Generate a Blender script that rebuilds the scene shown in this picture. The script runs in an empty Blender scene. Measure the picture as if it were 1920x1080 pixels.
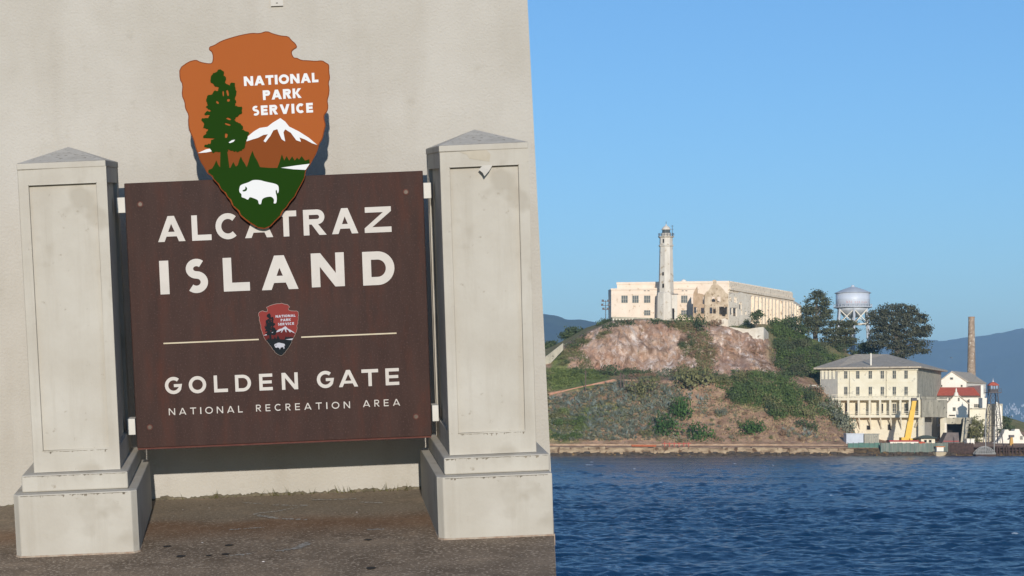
import bpy, math, random
import numpy as np
from mathutils import Vector, Matrix, noise, geometry

random.seed(7)
RNG = np.random.default_rng(11)
sc = bpy.context.scene
COL = sc.collection

# ------------------------------------------------------------------ camera
H = 8.2            # eye above the bay, metres
FPX = 4000.0       # focal length in pixels of a 1920 wide frame
PX0, PY0 = 505.0, 800.0
cam_d = bpy.data.cameras.new('camera')
cam_d.sensor_fit = 'HORIZONTAL'
cam_d.sensor_width = 36.0
cam_d.lens = 36.0 * FPX / 1920.0
cam_d.shift_x = (960.0 - PX0) / 1920.0
cam_d.shift_y = (PY0 - 540.0) / 1920.0
cam_d.clip_start = 0.1
cam_d.clip_end = 60000
cam = bpy.data.objects.new('camera', cam_d)
cam.location = (0, 0, H)
cam.rotation_euler = (math.radians(90), 0, 0)
COL.objects.link(cam)
sc.camera = cam

# ------------------------------------------------------------------ sky and sun
SUN_EL, SUN_AZ = 12.5, 1.5      # degrees; light travels away from the camera and a little to the right
world = bpy.data.worlds.new('World')
sc.world = world
world.use_nodes = True
wn = world.node_tree
bg = wn.nodes['Background']
sky = wn.nodes.new('ShaderNodeTexSky')
sky.sky_type = 'NISHITA'
sky.sun_disc = False
sky.sun_elevation = math.radians(SUN_EL)
sky.sun_rotation = math.radians(180 + SUN_AZ)
sky.altitude = 0
sky.air_density = 1.0
sky.dust_density = 0.0
sky.ozone_density = 5.6
wn.links.new(sky.outputs[0], bg.inputs[0])
bg.inputs[1].default_value = 0.145
sun_d = bpy.data.lights.new('sun', 'SUN')
sun_d.energy = 4.0
sun_d.angle = math.radians(0.5)
sun_d.color = (1.0, 0.95, 0.88)
sun = bpy.data.objects.new('sun', sun_d)
e, a = math.radians(SUN_EL), math.radians(SUN_AZ)
sun.rotation_euler = Vector((math.sin(a)*math.cos(e), math.cos(a)*math.cos(e), -math.sin(e))).to_track_quat('-Z', 'Y').to_euler()
sun.location = (-20, -60, 40)
COL.objects.link(sun)
sc.cycles.volume_bounces = 1
vs = sc.view_settings
vs.view_transform = 'Standard'
vs.look = 'None'
vs.exposure = 0.0
vs.gamma = 1.0
vs.use_curve_mapping = False

HAZE = 7e-5
# ------------------------------------------------------------------ helpers
def lin(c):
    c = c / 255.0
    return c / 12.92 if c <= 0.04045 else ((c + 0.055) / 1.055) ** 2.4

def C(r, g, b, k=0.72):
    return (lin(r)*k, lin(g)*k, lin(b)*k, 1.0)

def mat(name, c1, c2=None, scale=4.0, rough=0.8, bump=0.0, bscale=30.0, metal=0.0, detail=6.0, c3=None, s3=0.7,
        spec=0.5, stretch=None, lo=0.35, hi=0.65, speck=None, speck_scale=60.0, speck_at=0.66, bdist=0.01):
    m = bpy.data.materials.new(name)
    m.use_nodes = True
    nt = m.node_tree
    N, L = nt.nodes, nt.links
    p = N['Principled BSDF']
    p.inputs['Roughness'].default_value = rough
    p.inputs['Metallic'].default_value = metal
    p.inputs['Specular IOR Level'].default_value = spec
    tc = N.new('ShaderNodeTexCoord')
    mp = N.new('ShaderNodeMapping')
    L.new(tc.outputs['Object'], mp.inputs['Vector'])
    if stretch:
        mp.inputs['Scale'].default_value = stretch
    vec = mp.outputs['Vector']
    if c2 is None:
        p.inputs['Base Color'].default_value = c1
    else:
        n = N.new('ShaderNodeTexNoise')
        n.inputs['Scale'].default_value = scale
        n.inputs['Detail'].default_value = detail
        n.inputs['Roughness'].default_value = 0.62
        L.new(vec, n.inputs['Vector'])
        r = N.new('ShaderNodeValToRGB')
        r.color_ramp.elements[0].position = lo
        r.color_ramp.elements[1].position = hi
        r.color_ramp.elements[0].color = c1
        r.color_ramp.elements[1].color = c2
        if c3 is not None:
            el = r.color_ramp.elements.new(s3)
            el.color = c3
        L.new(n.outputs['Fac'], r.inputs['Fac'])
        out = r.outputs['Color']
        if speck is not None:
            n2 = N.new('ShaderNodeTexNoise')
            n2.inputs['Scale'].default_value = speck_scale
            n2.inputs['Detail'].default_value = 3.0
            L.new(tc.outputs['Object'], n2.inputs['Vector'])
            r2 = N.new('ShaderNodeValToRGB')
            r2.color_ramp.elements[0].position = speck_at
            r2.color_ramp.elements[1].position = min(1.0, speck_at + 0.08)
            r2.color_ramp.elements[0].color = (0, 0, 0, 1)
            r2.color_ramp.elements[1].color = (1, 1, 1, 1)
            L.new(n2.outputs['Fac'], r2.inputs['Fac'])
            mx = N.new('ShaderNodeMixRGB')
            L.new(r2.outputs['Color'], mx.inputs['Fac'])
            L.new(out, mx.inputs['Color1'])
            mx.inputs['Color2'].default_value = speck
            out = mx.outputs['Color']
        L.new(out, p.inputs['Base Color'])
    if bump > 0:
        nb = N.new('ShaderNodeTexNoise')
        nb.inputs['Scale'].default_value = bscale
        nb.inputs['Detail'].default_value = 5.0
        L.new(tc.outputs['Object'], nb.inputs['Vector'])
        b = N.new('ShaderNodeBump')
        b.inputs['Strength'].default_value = bump
        b.inputs['Distance'].default_value = bdist
        L.new(nb.outputs['Fac'], b.inputs['Height'])
        L.new(b.outputs['Normal'], p.inputs['Normal'])
    return m

def leafmat(name, c1, c2, trans=0.25):
    m = mat(name, tuple(x*1.3 for x in c1[:3])+(1,), tuple(x*1.3 for x in c2[:3])+(1,), scale=.55, rough=0.7, spec=0.25, lo=0.38, hi=0.62)
    return m

class MB:
    """collects faces of ONE mesh"""
    def __init__(s):
        s.v, s.f = [], []
    def add(s, vs, fs):
        o = len(s.v)
        s.v += [tuple(p) for p in vs]
        s.f += [tuple(i + o for i in f) for f in fs]
        return s
    def box(s, x0, x1, y0, y1, z0, z1):
        vs = [(x0,y0,z0),(x1,y0,z0),(x1,y1,z0),(x0,y1,z0),(x0,y0,z1),(x1,y0,z1),(x1,y1,z1),(x0,y1,z1)]
        return s.add(vs, [(0,3,2,1),(4,5,6,7),(0,1,5,4),(1,2,6,5),(2,3,7,6),(3,0,4,7)])
    def hexa(s, b, t):
        """b, t: four bottom and four top points, counter-clockwise from above"""
        return s.add(list(b)+list(t), [(0,3,2,1),(4,5,6,7),(0,1,5,4),(1,2,6,5),(2,3,7,6),(3,0,4,7)])
    def prism(s, poly, z0, z1, top=None):
        n = len(poly)
        t = top or poly
        vs = [(p[0],p[1],z0) for p in poly] + [(p[0],p[1],z1) for p in t]
        return s.add(vs, [tuple(range(n-1,-1,-1)), tuple(range(n,2*n))] + [(i,(i+1)%n,n+(i+1)%n,n+i) for i in range(n)])
    def tube(s, p0, p1, r0, r1=None, n=8):
        r1 = r0 if r1 is None else r1
        p0, p1 = Vector(p0), Vector(p1)
        d = (p1-p0).normalized()
        u = d.orthogonal().normalized()
        w = d.cross(u)
        vs = []
        for p, r in ((p0,r0),(p1,r1)):
            for i in range(n):
                a = 2*math.pi*i/n
                vs.append(p + u*(r*math.cos(a)) + w*(r*math.sin(a)))
        return s.add(vs, [tuple(range(n-1,-1,-1)), tuple(range(n,2*n))] + [(i,(i+1)%n,n+(i+1)%n,n+i) for i in range(n)])
    def path(s, pts, radii, n=7):
        pts = [Vector(p) for p in pts]
        vs, fs = [], []
        for k, p in enumerate(pts):
            d = (pts[min(k+1,len(pts)-1)] - pts[max(k-1,0)]).normalized()
            u = d.cross(Vector((0.3,1,0.1))).normalized()
            w = d.cross(u)
            for i in range(n):
                a = 2*math.pi*i/n
                vs.append(p + u*(radii[k]*math.cos(a)) + w*(radii[k]*math.sin(a)))
        m = len(pts)
        for k in range(m-1):
            for i in range(n):
                fs.append((k*n+i, k*n+(i+1)%n, (k+1)*n+(i+1)%n, (k+1)*n+i))
        fs += [tuple(range(n-1,-1,-1)), tuple(range((m-1)*n, m*n))]
        return s.add(vs, fs)
    def lathe(s, c, prof, n=16, ph=0.0):
        vs, fs = [], []
        for r, z in prof:
            for i in range(n):
                a = 2*math.pi*i/n + ph
                vs.append((c[0]+r*math.cos(a), c[1]+r*math.sin(a), c[2]+z))
        m = len(prof)
        for k in range(m-1):
            for i in range(n):
                fs.append((k*n+i, k*n+(i+1)%n, (k+1)*n+(i+1)%n, (k+1)*n+i))
        fs += [tuple(range(n-1,-1,-1)), tuple(range((m-1)*n, m*n))]
        return s.add(vs, fs)
    def poly_y(s, outer, holes, y0, y1):
        """polygon with holes in the XZ plane, extruded from y0 (front) to y1"""
        loops = [[Vector((p[0], p[1], 0)) for p in l] for l in [outer]+list(holes)]
        flat = [p for l in loops for p in l]
        tris = geometry.tessellate_polygon(loops)
        n = len(flat)
        vs = [(p.x, y0, p.y) for p in flat] + [(p.x, y1, p.y) for p in flat]
        fs = []
        for t in tris:
            a, b, c = (flat[i] for i in t)
            cr = (b.x-a.x)*(c.y-a.y) - (b.y-a.y)*(c.x-a.x)
            if abs(cr) < 1e-14:
                continue
            t = tuple(t) if cr > 0 else (t[0], t[2], t[1])
            fs.append(t)
            fs.append((t[0]+n, t[2]+n, t[1]+n))
        o = 0
        for li, l in enumerate(loops):
            m = len(l)
            ar = sum(l[i].x*l[(i+1)%m].y - l[(i+1)%m].x*l[i].y for i in range(m))
            flip = (ar < 0) != (li > 0)
            for i in range(m):
                a, b = o+i, o+(i+1)%m
                fs.append((b, a, a+n, b+n) if flip else (a, b, b+n, a+n))
            o += m
        return s.add(vs, fs)

BASE = {}
def mesh_data(name, v, f, m, smooth=False):
    me = bpy.data.meshes.new(name)
    me.from_pydata(v, [], f)
    me.update()
    me.materials.append(m)
    if smooth:
        me.polygons.foreach_set('use_smooth', [True]*len(me.polygons))
    return me

def tag(o, label=None, cat=None, group=None, kind=None):
    if label: o['label'] = label
    if cat: o['category'] = cat
    if group: o['group'] = group
    if kind: o['kind'] = kind
    return o

def base_of(o):
    return BASE.get(o.name, (0,0,0)) if o else (0,0,0)

def thing(name, base, label, cat, group=None, frame=None):
    o = bpy.data.objects.new(name, None)
    COL.objects.link(o)
    o.empty_display_size = 0.3
    o.matrix_world = (frame or Matrix.Identity(4)) @ Matrix.Translation(Vector(base))
    BASE[o.name] = tuple(base)
    return tag(o, label, cat, group)

def part(name, mb, m, parent, smooth=False):
    b = base_of(parent)
    v = [(p[0]-b[0], p[1]-b[1], p[2]-b[2]) for p in mb.v]
    o = bpy.data.objects.new(name, mesh_data(name, v, mb.f, m, smooth))
    COL.objects.link(o)
    o.parent = parent
    BASE[o.name] = tuple(b)
    return o

def solo(name, mb, m, base, label=None, cat=None, group=None, kind=None, frame=None, smooth=False):
    v = [(p[0]-base[0], p[1]-base[1], p[2]-base[2]) for p in mb.v]
    o = bpy.data.objects.new(name, mesh_data(name, v, mb.f, m, smooth))
    COL.objects.link(o)
    o.matrix_world = (frame or Matrix.Identity(4)) @ Matrix.Translation(Vector(base))
    BASE[o.name] = tuple(base)
    return tag(o, label, cat, group, kind)

def bevel(o, w, seg=2):
    b = o.modifiers.new('bevel', 'BEVEL')
    b.width = w
    b.segments = seg
    b.limit_method = 'ANGLE'
    b.angle_limit = math.radians(40)
    return o

def W(px, py, d):
    """a place in the world, named by where it shows in the photograph and how far off it stands"""
    return Vector(((px-PX0)/FPX*d, d, H + (PY0-py)/FPX*d))
def XY(px, d):
    return Vector(((px-PX0)/FPX*d, d))
def ZZ(py, d):
    return H + (PY0-py)/FPX*d

# ================================================================== THE SIGN BAY: wall, pavement, pillars, sign
# the pavement climbs away from the camera and the sign bay stands square on it
LEAN = math.atan(450.0/FPX)
ROLL = math.radians(2.43)
FR = Matrix.Translation((0,0,H)) @ Matrix.Rotation(LEAN, 4, 'X') @ Matrix.Rotation(-ROLL, 4, 'Y')
FRI = (Matrix.Rotation(LEAN, 3, 'X') @ Matrix.Rotation(-ROLL, 3, 'Y')).transposed()
def AP(px, py, Y):
    d = FRI @ Vector(((px-PX0)/FPX, 1.0, (PY0-py)/FPX))
    d *= Y/d.y
    return d.x, d.z
def GZ(Y):
    return -1.411 + (Y-8.3)*0.036
def AG(px, py):
    """pixel on the pavement, in the bay's own frame"""
    d = FRI @ Vector(((px-PX0)/FPX, 1.0, (PY0-py)/FPX))
    t = (-1.411 - 8.3*0.036)/(d.z - 0.036*d.y)
    return d*t

# --- materials of the bay
def stucco():
    m = mat('stucco', C(200,192,178), C(213,206,194), scale=1.6, rough=0.9, bump=0.42, bscale=95, bdist=0.009, c3=C(215,208,196), s3=0.78, spec=0.25)
    nt = m.node_tree; N, L = nt.nodes, nt.links
    p = N['Principled BSDF']
    src = p.inputs['Base Color'].links[0].from_socket
    tc = N.new('ShaderNodeTexCoord')
    mp = N.new('ShaderNodeMapping'); mp.inputs['Scale'].default_value = (2.2, 1, 0.35)
    n = N.new('ShaderNodeTexNoise'); n.inputs['Scale'].default_value = 2.6; n.inputs['Detail'].default_value = 8
    r = N.new('ShaderNodeValToRGB')
    r.color_ramp.elements[0].position = 0.5; r.color_ramp.elements[0].color = (0,0,0,1)
    r.color_ramp.elements[1].position = 0.78; r.color_ramp.elements[1].color = (0.4,0.4,0.4,1)
    mx = N.new('ShaderNodeMixRGB'); mx.inputs['Color2'].default_value = C(184,174,158)
    L.new(tc.outputs['Object'], mp.inputs['Vector']); L.new(mp.outputs['Vector'], n.inputs['Vector'])
    L.new(n.outputs['Fac'], r.inputs['Fac']); L.new(r.outputs['Color'], mx.inputs['Fac'])
    L.new(src, mx.inputs['Color1']); L.new(mx.outputs['Color'], p.inputs['Base Color'])
    return m
M_stucco = stucco()
M_pillar = mat('pillar_paint', C(197,188,172), C(213,206,192), scale=3.5, rough=0.7, bump=0.22, bscale=60, bdist=0.004, spec=0.3, detail=10, lo=.3, hi=.7,
               speck=C(192,183,167), speck_scale=5.0, speck_at=0.6)
def streaks(m, col, amt=.55, stretch=(7,7,.45), scale=2.2, lo=.5, hi=.72):
    nt = m.node_tree; N, L = nt.nodes, nt.links
    p = N['Principled BSDF']
    src = p.inputs['Base Color'].links[0].from_socket
    tc = N.new('ShaderNodeTexCoord')
    mp = N.new('ShaderNodeMapping'); mp.inputs['Scale'].default_value = stretch
    n = N.new('ShaderNodeTexNoise'); n.inputs['Scale'].default_value = scale; n.inputs['Detail'].default_value = 9; n.inputs['Roughness'].default_value = .7
    r = N.new('ShaderNodeValToRGB')
    r.color_ramp.elements[0].position = lo; r.color_ramp.elements[0].color = (0,0,0,1)
    r.color_ramp.elements[1].position = hi; r.color_ramp.elements[1].color = (amt,amt,amt,1)
    mx = N.new('ShaderNodeMixRGB'); mx.inputs['Color2'].default_value = col
    L.new(tc.outputs['Object'], mp.inputs['Vector']); L.new(mp.outputs['Vector'], n.inputs['Vector'])
    L.new(n.outputs['Fac'], r.inputs['Fac']); L.new(r.outputs['Color'], mx.inputs['Fac'])
    L.new(src, mx.inputs['Color1']); L.new(mx.outputs['Color'], p.inputs['Base Color'])
streaks(M_pillar, C(180,169,151), .38)
streaks(M_pillar, C(164,152,134), .75, (1,1,1), 26, .63, .7)
streaks(M_stucco, C(186,177,161), .5, (1,1,1), 9, .58, .7)
M_capstone = mat('cap_concrete', C(196,188,174,.8), C(214,206,192,.8), scale=14, rough=0.9, bump=0.3, bscale=90, speck=C(158,148,132,.8), speck_scale=38, speck_at=0.6)
M_board = mat('sign_board_paint', C(74,52,46,0.52), C(86,61,54,0.52), scale=5, rough=0.6, bump=0.1, bscale=300, bdist=0.002, spec=0.15, stretch=(3,1,0.6),
              speck=C(96,72,65,0.56), speck_scale=150, speck_at=0.58)
M_rust = mat('rusty_edge', C(92,44,36), C(110,60,46), scale=20, rough=0.8)
M_letter = mat('letter_paint', C(214,206,196), C(224,216,206), scale=8, rough=0.55, speck=C(214,182,140), speck_scale=12, speck_at=0.68)
M_bracket = mat('bracket_paint', C(222,216,204), C(230,225,214), scale=8, rough=0.5)
M_steel = mat('bolt_steel', C(92,76,64), C(120,102,88), scale=60, rough=0.5, metal=0.3)

def pavement_mat():
    m = mat('pavement_asphalt', C(106,91,75,1.0), C(134,117,98,1.0), scale=5, rough=0.92, bump=0.55, bscale=150, bdist=0.006,
            speck=C(166,149,128,1.0), speck_scale=75, speck_at=0.55, spec=0.2)
    nt = m.node_tree; N, L = nt.nodes, nt.links
    p = N['Principled BSDF']
    src = p.inputs['Base Color'].links[0].from_socket
    tc = N.new('ShaderNodeTexCoord')
    sp = N.new('ShaderNodeSeparateXYZ'); L.new(tc.outputs['Object'], sp.inputs[0])
    nz = N.new('ShaderNodeTexNoise'); nz.inputs['Scale'].default_value = 2.0; nz.inputs['Detail'].default_value = 8
    L.new(tc.outputs['Object'], nz.inputs['Vector'])
    # a rusty drip line on the slab below the board, and the olive damp film behind it
    ad = N.new('ShaderNodeMath'); ad.operation = 'MULTIPLY_ADD'; ad.inputs[1].default_value = 0.5; L.new(nz.outputs['Fac'], ad.inputs[0]); L.new(sp.outputs['Y'], ad.inputs[2])
    rr = N.new('ShaderNodeValToRGB')
    rr.color_ramp.interpolation = 'EASE'
    mr = N.new('ShaderNodeMapRange'); mr.inputs[1].default_value = 8.55; mr.inputs[2].default_value = 9.75
    L.new(ad.outputs[0], mr.inputs[0])
    e = rr.color_ramp.elements
    e[0].position = 0.12; e[0].color = (0,0,0,1)
    e[1].position = 0.36; e[1].color = (0.6,0.6,0.6,1)
    k = e.new(0.58); k.color = (0,0,0,1)
    L.new(mr.outputs[0], rr.inputs['Fac'])
    m1 = N.new('ShaderNodeMixRGB'); m1.inputs['Color2'].default_value = C(124,90,62,1.0)
    L.new(rr.outputs['Color'], m1.inputs['Fac']); L.new(src, m1.inputs['Color1'])
    r2 = N.new('ShaderNodeValToRGB')
    r2.color_ramp.elements[0].position = 0.42; r2.color_ramp.elements[0].color = (0,0,0,1)
    r2.color_ramp.elements[1].position = 0.62; r2.color_ramp.elements[1].color = (0.65,0.65,0.65,1)
    L.new(mr.outputs[0], r2.inputs['Fac'])
    m2 = N.new('ShaderNodeMixRGB'); m2.inputs['Color2'].default_value = C(130,117,98,1.0)
    L.new(r2.outputs['Color'], m2.inputs['Fac']); L.new(m1.outputs['Color'], m2.inputs['Color1'])
    L.new(m2.outputs['Color'], p.inputs['Base Color'])
    return m
M_pave = pavement_mat()
streaks(M_board, C(104,58,44,.55), .6, (5,1,1.2), 2.2, .5, .7)
streaks(M_pave, C(70,60,50,1.0), .8, (1,1,1), 60, .58, .66)
streaks(M_pave, C(164,142,116,1.0), .5, (1,1,1), 4, .54, .7)

# --- pavement: one slab with a quay edge on the right
ea, eb = AG(1036, 945), AG(1043.5, 1092)
edge_dir = (ea - eb)
er = eb + edge_dir*1.35
en = eb - edge_dir*((eb.y-2.0)/edge_dir.y)
poly = [(-9,-6), (7,-6), (7, 1.2), (en.x+.3, 1.2), (en.x, 2.0), (er.x, er.y), (er.x, 9.9), (-9, 9.9)]
mb = MB()
n = len(poly)
mb.add([(x, y, GZ(y)) for x, y in poly] + [(x, y, GZ(y)-9.0) for x, y in poly],
       [tuple(range(n)), tuple(range(2*n-1, n-1, -1))] + [((i+1)%n, i, i+n, (i+1)%n+n) for i in range(n)])
pavement = solo('pavement', mb, M_pave, (0,0,0), kind='structure', frame=FR)

# --- wall
xt, _ = AP(987, -40, 9.45); xb, _ = AP(1037, 960, 9.45)
zt, zb = 1.6, -1.75
def wx(z): return xb + (xt-xb)*(z+1.5)/(0.85+1.5)
wall = thing('building_wall', (-1.5, 9.45, GZ(9.45)), 'tall cream stucco building wall behind the brown sign', 'wall', frame=FR)
mb = MB()
b = [(-7,9.45,zb),(wx(zb),9.45,zb),(wx(zb),9.88,zb),(-7,9.88,zb)]
t = [(-7,9.45,zt),(wx(zt),9.45,zt),(wx(zt),9.88,zt),(-7,9.88,zt)]
mb.hexa(b, t)
part('stucco_face', mb, M_stucco, wall)
# ragged mortar line where stucco meets pavement
x = -1.45; z0_ = GZ(9.44); top = []
while x < 1.2:
    top.append((x, z0_ + max(.001, .007+.012*noise.fractal(Vector((x*9,0,2.2)), .6, 2.2, 5)+random.uniform(-.003,.004))))
    x += random.uniform(.004, .012)
mb = MB().poly_y([(1.2,z0_-.02)]+top[::-1]+[(-1.45,z0_-.02)], [], 9.436, 9.4495)
o = part('crumbled_footing', mb, mat('mortar', C(96,88,70), C(140,128,106), scale=30, rough=0.95), wall)
o['kind'] = 'stuff'
# little electric plate near the top
x0,z0 = AP(508, 12, 9.45); x1,_ = AP(531, 12, 9.45)
pl = part('junction_plate', MB().box(x0,x1,9.438,9.452,z0,z0+0.06), mat('plate_paint', C(205,198,186), rough=0.5), wall)
part('screw', MB().lathe(((x0+x1)/2,9.436,z0+0.012),[(0.004,0),(0.004,0.002)],8), M_steel, pl)

# --- pillars
M_grime = mat('grime', C(128,118,102), C(160,148,130), scale=30, rough=.95)
def ring_y(mb, x0,x1,z0,z1, px0,px1,pz0,pz1, y0,y1):
    mb.poly_y([(x0,z0),(x1,z0),(x1,z1),(x0,z1)], [[(px0,pz0),(px1,pz0),(px1,pz1),(px0,pz1)]], y0, y1)
def pillar(xl, xr, pxl, pxr, mxl, mxr, bxl, bxr, label, cham_r=0.022):
    zt, zs = 0.106, -1.093
    YF, YB = 8.43, 9.13
    r = thing('sign_pillar', ((xl+xr)/2, 8.78, -1.41), label, 'pillar', 'pillars holding the sign', FR)
    # shaft: sunk core behind a raised frame on each side
    part('shaft_panel', MB().box(xl+.016, xr-.016, YF+.016, YB-.016, zs, zt), M_pillar, r)
    f = MB()
    ring_y(f, xl, xr, zs, zt, pxl, pxr, -1.006, 0.044, YF, YF+.03)
    bevel(part('front_frame', f, M_pillar, r), 0.003)
    f = MB()
    ring_y(f, xl, xr, zs, zt, pxl, pxr, -1.006, 0.044, YB-.03, YB)
    part('back_frame', f, M_pillar, r)
    for xa, xc in ((xl+.0015, xl+.03), (xr-.03, xr-.0015)):
        f = MB()
        y0, y1 = YF+.0302, YB-.0302
        f.box(xa,xc,y0,y0+.05,zs,zt); f.box(xa,xc,y1-.05,y1,zs,zt); f.box(xa,xc,y0+.05,y1-.05,0.044,zt); f.box(xa,xc,y0+.05,y1-.05,zs,-1.006)
        part('side_frame', f, M_pillar, r)
    # cap: thin band and low pyramid
    bevel(part('cap_band', MB().box(xl-.002, xr+.002, YF-.003, YB+.003, zt+.0005, 0.131), M_pillar, r), 0.003)
    cx, cy = (xl+xr)/2, (YF+YB)/2
    mb = MB()
    q = [(xl-.001,YF-.002,.1312),(xr+.001,YF-.002,.1312),(xr+.001,YB+.002,.1312),(xl-.001,YB+.002,.1312)]
    mb.add(q+[(cx,cy,.196)], [(0,3,2,1),(0,1,4),(1,2,4),(2,3,4),(3,0,4)])
    part('cap_pyramid', mb, M_capstone, r)
    # stepped base
    bevel(part('base_step', MB().box(mxl, mxr, 8.365, 9.20, -1.162, -1.0945), M_pillar, r), 0.006)
    c = 0.022
    cr = cham_r
    y0, y1 = 8.30, 9.262
    ply = [(bxl+c,y0),(bxr-cr,y0),(bxr,y0+c*1.2),(bxr,y1),(bxl,y1),(bxl,y0+c*1.2)] if cr > 0 else [(bxl+c,y0),(bxr,y0),(bxr,y1),(bxl,y1),(bxl,y0+c*1.2)]
    bevel(part('plinth', MB().prism(ply, -1.46, -1.1625), M_pillar, r), 0.004)
    g = MB(); rg = random.Random(int(abs(xl)*100))
    for (x0_, x1_, yy, zz, dens) in ((mxl,mxr,8.3648,-1.0955,150),(bxl+c,bxr-max(cr,.002),8.2998,-1.1640,190),(pxl,pxr,8.4298,-1.0075,70)):
        for _ in range(dens):
            x_ = rg.uniform(x0_+.004,x1_-.012); w_ = rg.uniform(.002,.012); h_ = rg.uniform(.0006,.0028)*(4 if rg.random()<.08 else 1)
            g.add([(x_,yy-.0002,zz-h_-.003),(x_+w_,yy-.0002,zz-h_*rg.uniform(.3,1)-.003),(x_+w_,yy-.0002,zz-.003),(x_,yy-.0002,zz-.003)],[(0,1,2,3)])
    o = part('ledge_grime', g, M_grime, r); o['kind'] = 'stuff'
    # rusty sill line at the foot
    part('foot_joint', MB().prism([(p[0]+(0.004 if p[0]>(bxl+bxr)/2 else -0.004), p[1]-0.004 if p[1]<8.7 else p[1]) for p in ply], -1.45, GZ(8.30)+0.006), mat('foot_stain', C(168,140,118), C(196,180,160), scale=30, rough=0.9), r)
    return r
pL = pillar(-.985,-.640,-.944,-.679,-1.029,-.608,-1.059,-.573, 'cream pillar on the side of the sign away from the bay')
pR = pillar(.672,1.018,.711,.979,.644,1.062,.610,1.0615, 'cream pillar with a curl of peeling paint, at the corner of the wall', cham_r=0)
# peeling paint at the top of the right pillar's panel
g = lambda px,py: AP(px,py,8.425)
mb = MB()
pts = [(897,318),(905,310.5),(924,309),(917,320),(907.5,330.5),(904,324)]
P3 = []
for k,(px,py) in enumerate(pts):
    x,z = g(px,py)
    P3.append((x, 8.428 - (0.022 if k in (4,5) else 0.012 if k in (0,3) else 0.0), z))
mb.add(P3 + [(p[0],p[1]+.0012,p[2]) for p in P3], [(0,5,4,3,2,1),(6,7,8,9,10,11)] + [(i,(i+1)%6,(i+1)%6+6,i+6) for i in range(6)])
part('peeling_paint', mb, mat('bare_paint', C(214,206,192), rough=0.7), pR)
mb = MB()
mb.poly_y([g(862,285),(g(912,281)),(g(920,289)),(g(918,303)),(g(880,297)),(g(876,290))], [], 8.4286, 8.4305)
part('patched_paint', mb, mat('patch_paint', C(196,184,162), C(206,194,173), scale=20, rough=0.7), pR)

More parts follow.
